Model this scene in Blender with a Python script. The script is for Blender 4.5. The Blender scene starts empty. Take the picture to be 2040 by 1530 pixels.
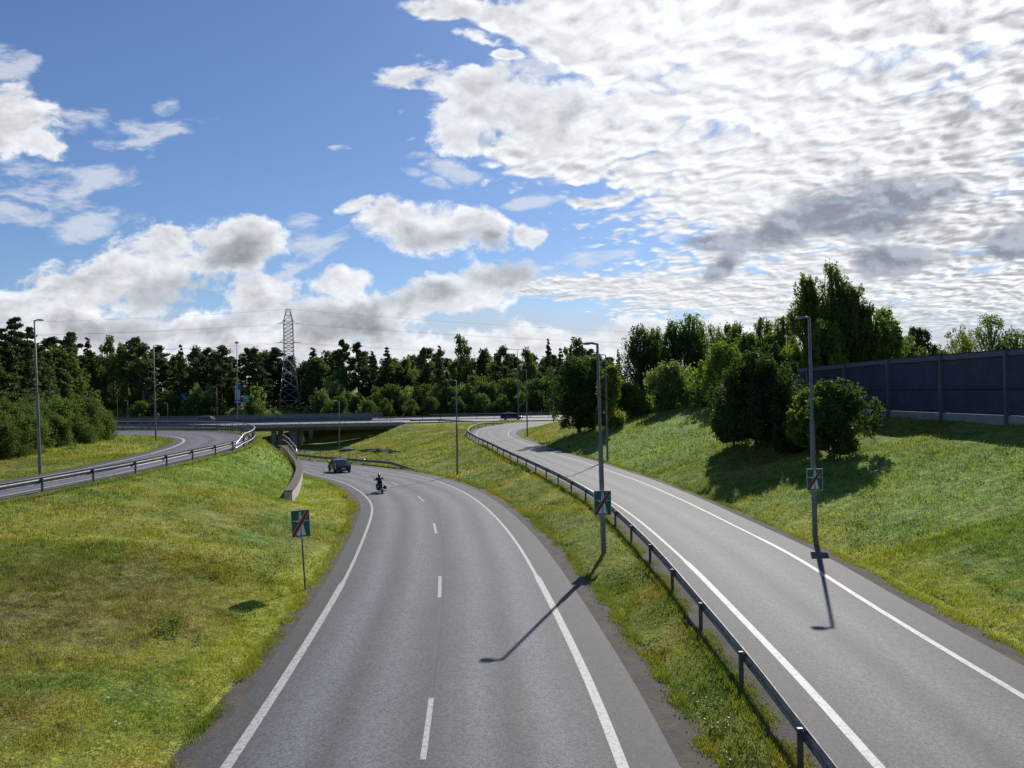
import bpy, bmesh, math, random
import numpy as np
from mathutils import Vector
R_=math.radians
random.seed(7); rng=np.random.default_rng(7)
SC=bpy.context.scene; COL=SC.collection

# ------------------------------------------------------------------ camera
HC=7.8; FP=1500.0; ROLL=0.018
cr=math.cos(ROLL); sr=math.sin(ROLL)
cam_d=bpy.data.cameras.new('camera'); cam=bpy.data.objects.new('camera',cam_d); COL.objects.link(cam)
cam_d.sensor_width=36; cam_d.lens=FP/2040*36; cam_d.clip_start=0.1; cam_d.clip_end=9000
from mathutils import Matrix
cam.matrix_world=Matrix(((cr,sr,0,0),(0,0,-1,0),(-sr,cr,0,HC),(0,0,0,1)))
SC.camera=cam

# ------------------------------------------------------------------ sun and sky
SUN_AZ=19.5; SUN_EL=37.0
sd=bpy.data.lights.new('sun','SUN'); sun=bpy.data.objects.new('sun',sd); COL.objects.link(sun)
sd.energy=5.0; sd.angle=R_(0.5); sd.color=(1.0,0.955,0.88)
sv=Vector((math.sin(R_(SUN_AZ))*math.cos(R_(SUN_EL)),math.cos(R_(SUN_AZ))*math.cos(R_(SUN_EL)),math.sin(R_(SUN_EL))))
sun.rotation_euler=sv.to_track_quat('Z','Y').to_euler(); sun.location=(60,150,120)
SC.view_settings.view_transform='Standard'; SC.view_settings.look='None'
SC.view_settings.exposure=0.0; SC.view_settings.gamma=1.0; SC.view_settings.use_curve_mapping=False
SC.render.resolution_x=1024; SC.render.resolution_y=768

class NB:
    """small node-expression builder"""
    def __init__(s,nt): s.nt=nt
    def n(s,t,**k):
        x=s.nt.nodes.new(t)
        for a,b in k.items(): setattr(x,a,b)
        return x
    def put(s,sock,v):
        if isinstance(v,bpy.types.NodeSocket): s.nt.links.new(v,sock)
        else: sock.default_value=v
    def m(s,op,a,b=0.0,c=None,clamp=False):
        x=s.n('ShaderNodeMath',operation=op); x.use_clamp=clamp
        s.put(x.inputs[0],a); s.put(x.inputs[1],b)
        if c is not None: s.put(x.inputs[2],c)
        return x.outputs[0]
    def add(s,a,b): return s.m('ADD',a,b)
    def sub(s,a,b): return s.m('SUBTRACT',a,b)
    def mul(s,a,b): return s.m('MULTIPLY',a,b)
    def div(s,a,b): return s.m('DIVIDE',a,b)
    def mx(s,a,b): return s.m('MAXIMUM',a,b)
    def smax(s,a,b,k): return s.m('SMOOTH_MAX',a,b,k)
    def ss(s,x,lo,hi,a=0.0,b=1.0):
        r=s.n('ShaderNodeMapRange',interpolation_type='SMOOTHSTEP')
        s.put(r.inputs[0],x); s.put(r.inputs[1],lo); s.put(r.inputs[2],hi); s.put(r.inputs[3],a); s.put(r.inputs[4],b)
        return r.outputs[0]
    def lin(s,x,lo,hi,a=0.0,b=1.0):
        r=s.n('ShaderNodeMapRange'); r.clamp=True
        s.put(r.inputs[0],x); s.put(r.inputs[1],lo); s.put(r.inputs[2],hi); s.put(r.inputs[3],a); s.put(r.inputs[4],b)
        return r.outputs[0]
    def xyz(s,x,y,z=0.0):
        c=s.n('ShaderNodeCombineXYZ'); s.put(c.inputs[0],x); s.put(c.inputs[1],y); s.put(c.inputs[2],z); return c.outputs[0]
    def sep(s,v):
        c=s.n('ShaderNodeSeparateXYZ'); s.put(c.inputs[0],v); return c.outputs
    def noise(s,v,scale,detail=4,rough=0.5,dist=0.0,col=False,w=None):
        x=s.n('ShaderNodeTexNoise'); s.put(x.inputs['Vector'],v); x.inputs['Scale'].default_value=scale
        x.inputs['Detail'].default_value=detail; x.inputs['Roughness'].default_value=rough; x.inputs['Distortion'].default_value=dist
        return x.outputs['Color'] if col else x.outputs['Fac']
    def mix(s,f,a,b,mode='MIX'):
        x=s.n('ShaderNodeMix',data_type='RGBA',blend_type=mode); x.clamp_factor=True
        s.put(x.inputs[0],f)
        for i,v in ((6,a),(7,b)):
            if isinstance(v,(tuple,list)): v=tuple(v)+((1.0,) if len(v)==3 else ())
            s.put(x.inputs[i],v)
        return x.outputs[2]
    def vmul(s,v,vec):
        x=s.n('ShaderNodeVectorMath',operation='MULTIPLY'); s.put(x.inputs[0],v); s.put(x.inputs[1],vec); return x.outputs[0]
    def vadd(s,v,vec):
        x=s.n('ShaderNodeVectorMath',operation='ADD'); s.put(x.inputs[0],v); s.put(x.inputs[1],vec); return x.outputs[0]

def dir_uv(px,py):
    X=(px-1020)/FP; Z=(765-py)/FP
    return cr*X+sr*Z, -sr*X+cr*Z

W=bpy.data.worlds.new('World'); SC.world=W; W.use_nodes=True
nt=W.node_tree; nt.nodes.clear(); b=NB(nt)
SKYS=0.1
sky=b.n('ShaderNodeTexSky',sky_type='NISHITA'); sky.sun_disc=False
sky.sun_elevation=R_(SUN_EL); sky.sun_rotation=R_(SUN_AZ); sky.altitude=0; sky.air_density=1.0; sky.dust_density=0.3; sky.ozone_density=2.2
tc=b.n('ShaderNodeTexCoord'); x,y,z=b.sep(tc.outputs['Generated'])
yy=b.mx(y,0.12); U=b.div(x,yy); V=b.div(z,yy)
P=b.xyz(U,V,0.0)
warp=b.noise(P,6.0,4,0.55,col=True)
wv=b.vmul(b.vadd(warp,(-.5,-.5,-.5)),(0.07,0.045,0.0))
Pw=b.vadd(P,wv); Uw,Vw,_=b.sep(Pw)
def blob(px,py,rx,ry,ang=0.0,uu=Uw,vv=Vw):
    u0,v0=dir_uv(px,py); rx/=FP; ry/=FP; a=R_(ang); c,s=math.cos(a),math.sin(a)
    du=b.sub(uu,u0); dv=b.sub(vv,v0)
    if ang:
        p=b.add(b.mul(du,c/rx),b.mul(dv,s/rx)); q=b.add(b.mul(du,-s/ry),b.mul(dv,c/ry))
    else:
        p=b.mul(du,1/rx); q=b.mul(dv,1/ry)
    return b.sub(1.0,b.m('SQRT',b.add(b.mul(p,p),b.mul(q,q))))
def blobs(L,k=0.12):
    r=None
    for t in L:
        e=blob(*t); r=e if r is None else b.smax(r,e,k)
    return r
# cumulus: where the heaps stand
cum=blobs([(15,235,120,72),(60,275,85,35,-20),
  (440,500,150,62,10),(500,470,90,45),(300,520,150,70,12),(220,570,260,70,5),(40,640,200,80),(520,590,110,60),(330,470,50,24),
  (770,440,90,55,-5),(880,455,140,66,0),(960,460,70,60),(700,415,50,18,20),(690,560,80,34),
  (1060,475,42,34),(900,240,70,60),(960,200,150,78,-15),(1120,225,180,90,5),(840,165,90,34,-10),(935,280,80,36),(960,70,60,28,-20),(1050,50,130,40,-20),(870,8,90,26),(1000,110,40,14),(1150,95,70,40),
  (860,600,230,44,8),(990,560,90,40),(640,640,260,66),(1250,690,600,60),(300,690,800,80)],0.10)
Pc=b.vmul(Pw,(1.0,1.45,1.0))
nC=b.noise(Pc,12.5,10,0.58,0.15); nF=b.noise(Pc,48.0,6,0.62,0.1)
dens=b.add(b.mul(b.m('MINIMUM',cum,0.50),2.0),b.add(b.mul(b.sub(nC,0.5),4.6),b.mul(b.sub(nF,0.5),1.2)))
aC=b.ss(dens,0.0,0.75)
wisp=blobs([(165,236,60,26),(290,258,110,34,5),(342,210,34,18),(70,372,200,56,8),(190,440,130,30,8),(20,425,90,30),(600,520,100,22,30),(15,125,50,60,50),(920,352,90,30,-25),(1050,400,60,14,5),(680,294,26,9),(850,358,50,16,-20),(1180,520,120,18,12),(1070,560,150,30,8),(600,470,40,40),(1060,120,120,40)],0.05)
nW=b.noise(b.vmul(Pw,(0.75,2.2,1.0)),15.0,9,0.62,0.3)
aW=b.mul(b.ss(b.add(b.mul(b.m('MINIMUM',wisp,0.4),1.6),b.mul(b.sub(nW,.5),5.0)),0.0,1.1),0.72)
# sheet of rippled altocumulus to the right (seen on a plane overhead)
zz=b.add(b.mx(z,0.0),0.17)
qx=b.div(x,zz); qy=b.div(y,zz)
ca,sa=math.cos(R_(-24)),math.sin(R_(-24))
al=b.add(b.mul(qx,sa),b.mul(qy,ca)); ac=b.sub(b.mul(qx,ca),b.mul(qy,sa))
Q=b.xyz(ac,b.mul(al,0.86),0.0)
qw=b.vmul(b.vadd(b.noise(Q,3.5,4,0.55,col=True),(-.5,-.5,-.5)),(0.16,0.16,0))
Qw=b.vadd(Q,qw)
def puff(v):
    r_=None
    for sc_,w_,of_ in ((12.5,1.7,.40),(27.0,.9,.38)):
        vo=b.n('ShaderNodeTexVoronoi',feature='SMOOTH_F1'); b.put(vo.inputs['Vector'],v); vo.inputs['Scale'].default_value=sc_; vo.inputs['Smoothness'].default_value=.45; vo.inputs['Detail'].default_value=0
        t_=b.mul(b.sub(of_,vo.outputs['Distance']),w_); r_=t_ if r_ is None else b.add(r_,t_)
    return b.add(r_,b.mul(b.sub(b.noise(v,9.0,9,0.68,0.0),.5),2.6))
n1=puff(Qw); n2=b.noise(Qw,1.9,5,0.55,0.3)
sheet=blobs([(1750,90,760,420,20),(1500,320,440,160,12),(1800,430,560,230),(1700,600,420,110),(1150,290,170,100),(1230,60,260,110,-25),(1500,590,330,60),(1160,575,170,22),(1000,30,120,40,-20),(1900,650,500,120),(1180,400,60,18)],0.2)
dS=b.add(b.mul(b.m('MINIMUM',sheet,0.46),3.1),b.add(b.mul(n1,.85),b.mul(b.sub(n2,0.5),3.2)))
aS=b.mul(b.ss(dS,-0.15,0.75),b.ss(V,.03,.10))
band=b.ss(V,0.02,0.19,1.0,0.0)
nB=b.noise(b.vmul(P,(1.0,4.0,1.0)),5.0,7,0.6,0.3)
aV=b.ss(b.add(band,b.mul(b.sub(nB,0.5),1.6)),0.25,0.95)
dark=blobs([(1450,480,120,22,8),(1600,450,150,50,8),(1780,400,150,60,-5),(1700,450,220,50,5),(1770,520,110,34),(1430,535,60,22,35),(2020,490,110,50,15),
  (880,480,120,32),(970,485,50,26),(150,560,120,34,15),(440,515,80,26,12),(320,580,150,34,6),(240,655,150,34),(460,645,130,40,10),(650,635,150,44,-8),(990,550,90,34),(800,600,120,30,8),
  (1145,220,60,36,40),(1160,645,60,30,40)],0.10)
lown0=b.noise(Pc,7.0,4,.5)
dk=b.ss(b.add(b.mul(dark,1.1),b.add(b.add(b.mul(b.sub(nC,0.5),2.6),b.mul(b.sub(lown0,.5),2.6)),b.mul(b.sub(nF,.5),.5))),-0.15,0.95)
K=1.0/SKYS
slate=blobs([(1420,482,90,22,6),(1560,455,130,44,10),(1650,420,90,50,0),(1720,455,190,30,4),(1800,395,110,50,-8),(1890,385,60,36,-10),(1780,520,110,36),(2030,490,100,44,15),(1430,535,50,18,35)],0.12)
dk2=b.ss(b.add(b.mul(slate,1.7),b.add(b.mul(b.sub(nC,0.5),2.6),b.mul(b.sub(nF,.5),.8))),-0.05,0.95)
sunoff=(0.005,0.017,0.0)
nC2=b.noise(b.vadd(Pc,sunoff),12.5,7,0.58,0.15)
lit=b.mul(b.sub(nC,nC2),1.5)
thick=b.ss(dens,0.30,2.0)
lown=b.noise(Pc,6.0,4,0.5)
br=b.add(b.sub(1.04,b.mul(thick,b.ss(lown,.36,.60,.10,.48))),lit)
cC=b.mix(b.m('MULTIPLY',dk,0.55),(0.84*K,0.86*K,0.90*K),(0.31*K,0.34*K,0.40*K))
cC=b.mix(1.0,cC,b.xyz(br,br,br),'MULTIPLY')
su,sv_=dir_uv(1480,-80)
dsun=b.m('SQRT',b.add(b.m('POWER',b.sub(U,su),2.0),b.m('POWER',b.sub(V,sv_),2.0)))
glow=b.ss(dsun,0.05,0.60,1.0,0.0)
n1b=puff(b.vadd(Qw,(0.005,0.020,0)))
ripple=b.mul(b.sub(n1b,n1),-0.40)
farR=b.ss(U,.25,.75); brS=b.add(b.add(b.sub(0.84,b.mul(b.ss(dS,0.7,2.5),b.add(.06,b.mul(farR,.22)))),b.mul(glow,0.22)),b.mul(ripple,b.add(1.0,farR)))
brS=b.smax(brS,.50,.2)
cS=b.mix(1.0,(0.90*K,0.92*K,0.95*K),b.xyz(brS,brS,brS),'MULTIPLY')
cS=b.mix(b.mul(dk,0.80),cS,(0.29*K,0.32*K,0.39*K))
skyc=b.mix(1.0,sky.outputs[0],(0.60,0.72,0.93),'MULTIPLY')
c=b.mix(b.mul(aV,0.75),skyc,(0.55*K,0.60*K,0.70*K))
c=b.mix(aW,c,(0.72*K,0.76*K,0.84*K))
c=b.mix(b.mul(aS,0.97),c,cS)
c=b.mix(b.mul(aC,0.97),c,cC)
c=b.mix(b.mul(dk2,0.86),c,b.mix(b.ss(b.add(nC,lit),.35,.75),(0.24*K,0.27*K,0.34*K),(0.50*K,0.54*K,0.62*K)))
below=b.ss(z,-0.02,0.0)
c=b.mix(below,(0.25*K,0.28*K,0.25*K),c)
bg=b.n('ShaderNodeBackground'); b.put(bg.inputs[0],c); bg.inputs[1].default_value=SKYS
wo=b.n('ShaderNodeOutputWorld'); nt.links.new(bg.outputs[0],wo.inputs[0])
try: W.cycles.sampling_method='MANUAL'; W.cycles.sample_map_resolution=512
except Exception: pass

# ------------------------------------------------------------------ tagging
def tag(o,label=None,cat=None,group=None,kind=None):
    if label: o['label']=label
    if cat: o['category']=cat
    if group: o['group']=group
    if kind: o['kind']=kind
    return o
def empty(name,loc=(0,0,0),rz=0,label=None,cat=None,group=None):
    o=bpy.data.objects.new(name,None); COL.objects.link(o); o.empty_display_size=0.3
    o.location=loc; o.rotation_euler=(0,0,rz); return tag(o,label,cat,group)
def link_mesh(name,me,mat,parent=None):
    if mat:
        for m_ in (mat if isinstance(mat,(list,tuple)) else [mat]): me.materials.append(m_)
    o=bpy.data.objects.new(name,me); COL.objects.link(o)
    if parent: o.parent=parent
    return o
def dup(root,loc=None,rz=None,scale=None,label=None,group=None,cat=None):
    def cp(o,par):
        c_=o.copy(); COL.objects.link(c_); c_.parent=par
        for ch in [q for q in bpy.data.objects if q.parent==o and q!=c_]: cp(ch,c_)
        return c_
    r=cp(root,None)
    if loc is not None: r.location=loc
    if rz is not None: r.rotation_euler=(0,0,rz)
    if scale is not None: r.scale=scale if hasattr(scale,'__len__') else (scale,)*3
    if label: r['label']=label
    if group: r['group']=group
    if cat: r['category']=cat
    return r

class MB:
    def __init__(s): s.v=[]; s.f=[]; s.mi=[]
    def face(s,pts,mi=0):
        i=len(s.v); s.v+= [tuple(p) for p in pts]; s.f.append(tuple(range(i,i+len(pts)))); s.mi.append(mi)
    def box(s,c,h,rz=0,mi=0,taper=1.0):
        cx,cy,cz=c; hx,hy,hz=h; co,si=math.cos(rz),math.sin(rz); i=len(s.v)
        for dz in (-1,1):
            t=taper if dz>0 else 1.0
            for dx,dy in ((-1,-1),(1,-1),(1,1),(-1,1)):
                a,b_=dx*hx*t,dy*hy*t; s.v.append((cx+a*co-b_*si,cy+a*si+b_*co,cz+dz*hz))
        for f in ((3,2,1,0),(4,5,6,7),(0,1,5,4),(1,2,6,5),(2,3,7,6),(3,0,4,7)):
            s.f.append(tuple(i+k for k in f)); s.mi.append(mi)
    def tube(s,path,rad,seg=8,mi=0,cap=True):
        P=[Vector(p) for p in path]; n=len(P)
        if not hasattr(rad,'__len__'): rad=[rad]*n
        base=len(s.v); up=None
        for k,p in enumerate(P):
            t=(P[min(k+1,n-1)]-P[max(k-1,0)]); t.normalize() if t.length>1e-9 else None
            if up is None: up=Vector((0,0,1)) if abs(t.z)<0.9 else Vector((1,0,0))
            a=t.cross(up)
            if a.length<1e-4: a=t.cross(Vector((0,1,0)))
            a.normalize(); bb=a.cross(t).normalized()
            for j in range(seg):
                an=2*math.pi*j/seg; s.v.append(tuple(p+float(rad[k])*(a*math.cos(an)+bb*math.sin(an))))
        for k in range(n-1):
            for j in range(seg):
                s.f.append((base+k*seg+j,base+k*seg+(j+1)%seg,base+(k+1)*seg+(j+1)%seg,base+(k+1)*seg+j)); s.mi.append(mi)
        if cap:
            s.f.append(tuple(base+j for j in reversed(range(seg)))); s.mi.append(mi)
            s.f.append(tuple(base+(n-1)*seg+j for j in range(seg))); s.mi.append(mi)
    def rings(s,rings,mi=0,closed=True,caps=True):
        base=len(s.v); m_=len(rings[0])
        for r in rings: s.v+=[tuple(p) for p in r]
        for k in range(len(rings)-1):
            for j in range(m_ if closed else m_-1):
                s.f.append((base+k*m_+j,base+k*m_+(j+1)%m_,base+(k+1)*m_+(j+1)%m_,base+(k+1)*m_+j)); s.mi.append(mi)
        if caps:
            s.f.append(tuple(base+j for j in reversed(range(m_)))); s.mi.append(mi)
            s.f.append(tuple(base+(len(rings)-1)*m_+j for j in range(m_))); s.mi.append(mi)
    def cyl(s,c,axis,r,h,seg=20,mi=0):
        c=Vector(c); a=Vector(axis).normalized(); s.tube([c-a*h/2,c+a*h/2],r,seg,mi)
    def build(s,name,mat,parent=None,smooth=False,bevel=0):
        me=bpy.data.meshes.new(name); me.from_pydata(s.v,[],s.f); 
        if isinstance(mat,(list,tuple)): me.polygons.foreach_set('material_index',s.mi)
        if smooth: me.polygons.foreach_set('use_smooth',[True]*len(s.f))
        me.update()
        o=link_mesh(name,me,mat,parent)
        if bevel:
            md=o.modifiers.new('bevel','BEVEL'); md.width=bevel; md.segments=2; md.limit_method='ANGLE'
        return o

# ------------------------------------------------------------------ materials
def mat(name,col=(.5,.5,.5),rough=.6,metal=0.0,spec=0.5,noise=None,bump=None,emis=None,coat=0,trans=0):
    m_=bpy.data.materials.new(name); m_.use_nodes=True; t=m_.node_tree; bb=NB(t)
    p=t.nodes['Principled BSDF']; p.inputs['Roughness'].default_value=rough; p.inputs['Metallic'].default_value=metal
    p.inputs['Specular IOR Level'].default_value=spec; p.inputs['Coat Weight'].default_value=coat
    p.inputs['Base Color'].default_value=tuple(col)+(1,)
    tcn=bb.n('ShaderNodeTexCoord')
    if noise:
        sc,amt=noise; n_=bb.noise(tcn.outputs['Object'],sc,5,0.6)
        c_=bb.mix(bb.ss(n_,0.3,0.7),tuple(k*(1-amt) for k in col),tuple(min(1,k*(1+amt)) for k in col)); bb.put(p.inputs['Base Color'],c_)
    if bump:
        sc,st=bump; n_=bb.noise(tcn.outputs['Object'],sc,4,0.6); bn=bb.n('ShaderNodeBump'); bn.inputs['Strength'].default_value=st; bn.inputs['Distance'].default_value=.02
        bb.put(bn.inputs['Height'],n_); bb.put(p.inputs['Normal'],bn.outputs[0])
    return m_
M={}
M['steel']=mat('galvanised steel',(.20,.205,.21),.48,.5,noise=(3.0,.25))
M['polemetal']=mat('lamp post steel',(.20,.195,.185),.6,.2,noise=(2.0,.2))
M['postdark']=mat('weathered steel posts',(.13,.13,.135),.55,.6,noise=(5.0,.3))
M['railwhite']=mat('bright handrail steel',(.55,.57,.60),.35,.7,noise=(2.0,.1))
M['lamphead']=mat('lamp housing',(.22,.225,.23),.45,.3)
M['lens']=mat('lamp lens',(.6,.62,.62),.2,0)
M['concrete']=mat('bridge concrete',(.30,.29,.275),.85,noise=(1.2,.25),bump=(12,.3))
M['concrete_wall']=mat('retaining wall concrete',(.50,.47,.42),.9,noise=(2.5,.25),bump=(15,.4))
M['coping']=mat('mossy wall coping',(.11,.088,.07),.9,noise=(4,.4),bump=(20,.5))
M['signgreen']=mat('green sign sheet',(.006,.115,.075),.35,0,noise=(2,.05))
M['signwhite']=mat('white sign sheet',(.72,.74,.72),.4)
M['signred']=mat('red sign stripe',(.30,.01,.015),.4)
M['signblue']=mat('blue sign sheet',(.01,.08,.38),.35)
M['signturq']=mat('pale green sign sheet',(.06,.42,.30),.4)
M['signback']=mat('grey sign back',(.22,.23,.23),.5,.5)
M['carpaint']=mat('black car paint',(.008,.009,.011),.3,.0,coat=.5,spec=.4)
M['navypaint']=mat('dark blue car paint',(.015,.02,.045),.25,.3,coat=1.0)
M['silverpaint']=mat('silver car paint',(.42,.43,.45),.3,.7,coat=1.0)
M['glass']=mat('car glass',(.01,.012,.015),.2,0,spec=.35)
M['tyre']=mat('tyre rubber',(.012,.012,.012),.85)
M['rim']=mat('wheel rim alloy',(.35,.36,.38),.3,.9)
M['chrome']=mat('chrome',(.7,.7,.72),.12,1.0)
M['taillight']=mat('red tail light',(.16,.008,.008),.2,coat=1)
M['headlight']=mat('clear headlight',(.75,.78,.8),.1,coat=1)
M['plate']=mat('number plate',(.75,.76,.75),.4)
M['plastic']=mat('black plastic',(.015,.015,.015),.5)
M['leather']=mat('black leather',(.012,.012,.013),.5,noise=(8,.3))
M['helmet']=mat('black helmet',(.01,.01,.012),.12,coat=1)
M['rock']=mat('grey rock',(.13,.115,.10),.9,noise=(1.5,.4),bump=(3,.8))
M['barrier']=mat('blue grey barrier panel',(.085,.10,.125),.5,.2,noise=(1.0,.15))
M['wire']=mat('power line',(.10,.10,.11),.6,.3)
M['pylon']=mat('galvanised pylon lattice',(.40,.42,.43),.5,.5,noise=(.5,.2))
M['bark']=mat('bark',(.075,.058,.045),.9,noise=(6,.4),bump=(10,.6))
M['pinebark']=mat('pine bark',(.14,.075,.045),.9,noise=(3,.4),bump=(8,.6))
M['paintwhite']=None

def leafmat(name,c1,c2,c3,trans=.45,scale=.5):
    m_=bpy.data.materials.new(name); m_.use_nodes=True; t=m_.node_tree; t.nodes.clear(); q=NB(t)
    tcn=q.n('ShaderNodeTexCoord'); at=q.n('ShaderNodeAttribute',attribute_name='var')
    oi=q.n('ShaderNodeObjectInfo')
    n_=q.noise(tcn.outputs['Object'],scale,3,.5)
    c_=q.mix(q.ss(at.outputs['Fac'],0.0,1.0),c1,c2); c_=q.mix(q.ss(n_,.48,.72),c_,c3)
    rv=q.lin(oi.outputs['Random'],0,1,.78,1.2)
    c_=q.mix(1.0,c_,q.xyz(rv,rv,q.mul(rv,.95)),'MULTIPLY')
    d=q.n('ShaderNodeBsdfPrincipled'); q.put(d.inputs['Base Color'],c_); d.inputs['Roughness'].default_value=.62; d.inputs['Specular IOR Level'].default_value=.2
    tr=q.n('ShaderNodeBsdfTranslucent'); q.put(tr.inputs[0],q.mix(1.0,c_,(1.5,1.45,.6),'MULTIPLY'))
    mx=q.n('ShaderNodeMixShader'); mx.inputs[0].default_value=trans
    t.links.new(d.outputs[0],mx.inputs[1]); t.links.new(tr.outputs[0],mx.inputs[2])
    o=q.n('ShaderNodeOutputMaterial'); t.links.new(mx.outputs[0],o.inputs[0]); return m_
M['needle']=leafmat('pine needles',(.062,.096,.042),(.105,.150,.062),(.048,.074,.037),.34,.4)
M['needle_y']=leafmat('young pine needles',(.060,.095,.040),(.11,.155,.065),(.045,.075,.035),.3,.4)
M['leaf']=leafmat('green leaves',(.095,.155,.038),(.18,.26,.055),(.060,.105,.028),.52,.5)
M['leaf_far']=leafmat('far leaves',(.080,.128,.042),(.14,.20,.058),(.056,.095,.034),.46,.4)
M['leaf_dark']=leafmat('dark maple leaves',(.045,.082,.025),(.085,.14,.036),(.030,.056,.018),.42,.6)
M['leaf_pale']=leafmat('pale willow leaves',(.14,.20,.08),(.23,.31,.12),(.10,.15,.06),.5,.6)
M['leaf_yellow']=leafmat('yellowing leaves',(.15,.19,.035),(.24,.25,.045),(.07,.10,.022),.45,.8)
# ------------------------------------------------------------------ geometry of the place (heights in metres)
def un(px,py,z):
    X=(px-1020)/FP; Z=(765-py)/FP
    u=cr*X+sr*Z; v=-sr*X+cr*Z
    zf=z if callable(z) else (lambda Y,_z=z:_z)
    Y=60.0
    for _ in range(60): Y=0.5*Y+0.5*(zf(Y)-HC)/v
    return np.array((u*Y,Y,zf(Y)))
def ud(px,py,Y):
    X=(px-1020)/FP; Z=(765-py)/FP
    return np.array(((cr*X+sr*Z)*Y,Y,HC+(-sr*X+cr*Z)*Y))
def zmain(Y):
    if Y<40: return 0.0
    t=Y-40
    return -.0009*t*t if t<28 else -.7056-.0504*(min(t,112)-28)
def zramp(Y):
    return .6 if Y<55 else (.6-.45*(Y-55)/55 if Y<110 else .15+.1*min(1,(Y-110)/40))
def resample(P,ds=1.0,sig=3.0,zf=None):
    P=np.array(P,float); d=np.r_[0,np.cumsum(np.linalg.norm(np.diff(P[:,:2],axis=0),axis=1))]
    n=max(3,int(d[-1]/ds)); s=np.linspace(0,d[-1],n); Q=np.stack([np.interp(s,d,P[:,k]) for k in range(3)],1)
    if sig>0:
        k=int(3*sig/ds); w=np.exp(-.5*(np.arange(-k,k+1)*ds/sig)**2); w/=w.sum()
        A=np.concatenate([2*Q[0]-Q[1:k+1][::-1],Q,2*Q[-1]-Q[-k-1:-1][::-1]]) if n>k+1 else Q
        if len(A)>n: Q=np.stack([np.convolve(A[:,j],w,'valid') for j in range(3)],1)
    if zf: Q[:,2]=[zf(y_) for y_ in Q[:,1]]
    return Q
def normals(P):
    t=np.gradient(P[:,:2],axis=0); t/=np.linalg.norm(t,axis=1)[:,None]+1e-9
    return np.stack([t[:,1],-t[:,0]],1)      # to the right of travel
def offset(P,d):
    n=normals(P); Q=P.copy(); Q[:,:2]+=n*(d if not hasattr(d,'__len__') else np.array(d)[:,None]); return Q
def extend(P,pts_before=(),pts_after=()):
    return np.array(list(pts_before)+list(P)+list(pts_after),float)

# main carriageway: left and right edge lines
Lpx=[(455,1530),(560,1370),(640,1240),(690,1155),(720,1087),(738,1040),(746,1012),(739.7,999.7),(727.7,986),(708.2,972.4),(681.8,960),(661.5,954.3),(628.8,946.5),(598,936.5)]
Rpx=[(1237.6,1530),(1206.7,1440),(1158.9,1330.5),(1099.9,1209.6),(1069,1150),(1056.8,1130),(1043.7,1103),(1025.9,1077),(1005.3,1051),(984.7,1027.7),(964.1,1008.5),(936.7,987.3),(907.8,972.8),(874.9,959.8),(851.6,952.3),(820,945.4),(800,941.5),(729.4,931.3),(655,924.0),(620,921.2)]
ML=[un(*p,zmain) for p in Lpx]; MR=[un(*p,zmain) for p in Rpx]
ML=extend(ML,[(-5.0,-12,0)]); MR=extend(MR,[(3.1,-12,0)])
def tail(P,slope,Yend):
    x0,y0=P[-1][0],P[-1][1]; out=list(P)
    for Y in np.arange(y0+4,Yend,6.0): out.append((x0-slope*(Y-y0),Y,zmain(Y)))
    return np.array(out)
ML=tail(ML,.62,215); MR=tail(MR,.62,219)
ML=resample(ML,.7,2.6,zmain); MR=resample(MR,.7,2.6,zmain)
# right ramp
RLpx=[(1700,1473.6),(1620,1376),(1532,1288.5),(1454,1207),(1391,1141),(1353.5,1106.5),(1297,1056),(1262,1028),(1228,1004),(1165,969.5),(1100,938.5),(1035.5,910),(995.5,891),(973,881),(957.8,873),(947.5,866.7),(951,859.2),(964.4,852.5),(1000,845.8),(1040,841.5)]
RRpx=[(2040,1388),(1890,1300),(1700,1184),(1646,1147),(1575,1102),(1495,1063.5),(1418.5,1025),(1367,999.5),(1290.6,965.4),(1228,942.7),(1157,918.5),(1106.7,904.4),(1062,889),(1029,876.7),(1012,867.5),(1013,860),(1026,854),(1060,849.5),(1096.7,846.4)]
RL=[un(*p,zramp) for p in RLpx]; RR=[un(*p,zramp) for p in RRpx]
dl=RL[0]-RL[2]; dr=RR[0]-RR[2]
RL=extend(RL,[RL[0]+dl/abs(dl[1])*26],[(16,150.4,.25),(45,150.8,.25),(120,151,.25)])
RR=extend(RR,[RR[0]+dr/abs(dr[1])*28],[(16,144.5,.25),(45,145.6,.25),(120,146,.25)])
RL=resample(RL,.7,2.2,zramp); RR=resample(RR,.7,2.2,zramp)
# left loop ramp: outer (near) and inner line
LOpx=[(0,988.8),(53.6,979),(146.4,960),(227.5,945.6),(326.8,922.9),(392,908.5),(428.8,900.7),(462,890),(478,882),(484,873.5)]
LOpx2=[(478,867.5),(465,864),(440,860.5),(418,858.8),(380,858.2),(340,857.5),(222,857.5)]
LIpx=[(0,965),(89,949),(167,934.6),(251,916.3),(313.7,900.7),(347.7,890.2),(366,881)]
LIpx2=[(366,874.5),(345,869.3),(313.7,867.2),(270,866.8),(224.8,866.7)]
LO=[un(*p,2.75) for p in LOpx]+[un(*p,2.6) for p in LOpx2]
LI=[un(*p,2.6) for p in LIpx]+[un(*p,2.4) for p in LIpx2]
d0=LO[0]-LO[2]; d1=LI[0]-LI[2]
LO=extend(LO,[LO[0]+d0/np.linalg.norm(d0)*22],[LO[-1]+np.array((-40.,4.,0))]); LI=extend(LI,[LI[0]+d1/np.linalg.norm(d1)*24],[LI[-1]+np.array((-40.,4.,0))])
LO=resample(LO,.7,2.0); LI=resample(LI,.7,1.6)
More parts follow.
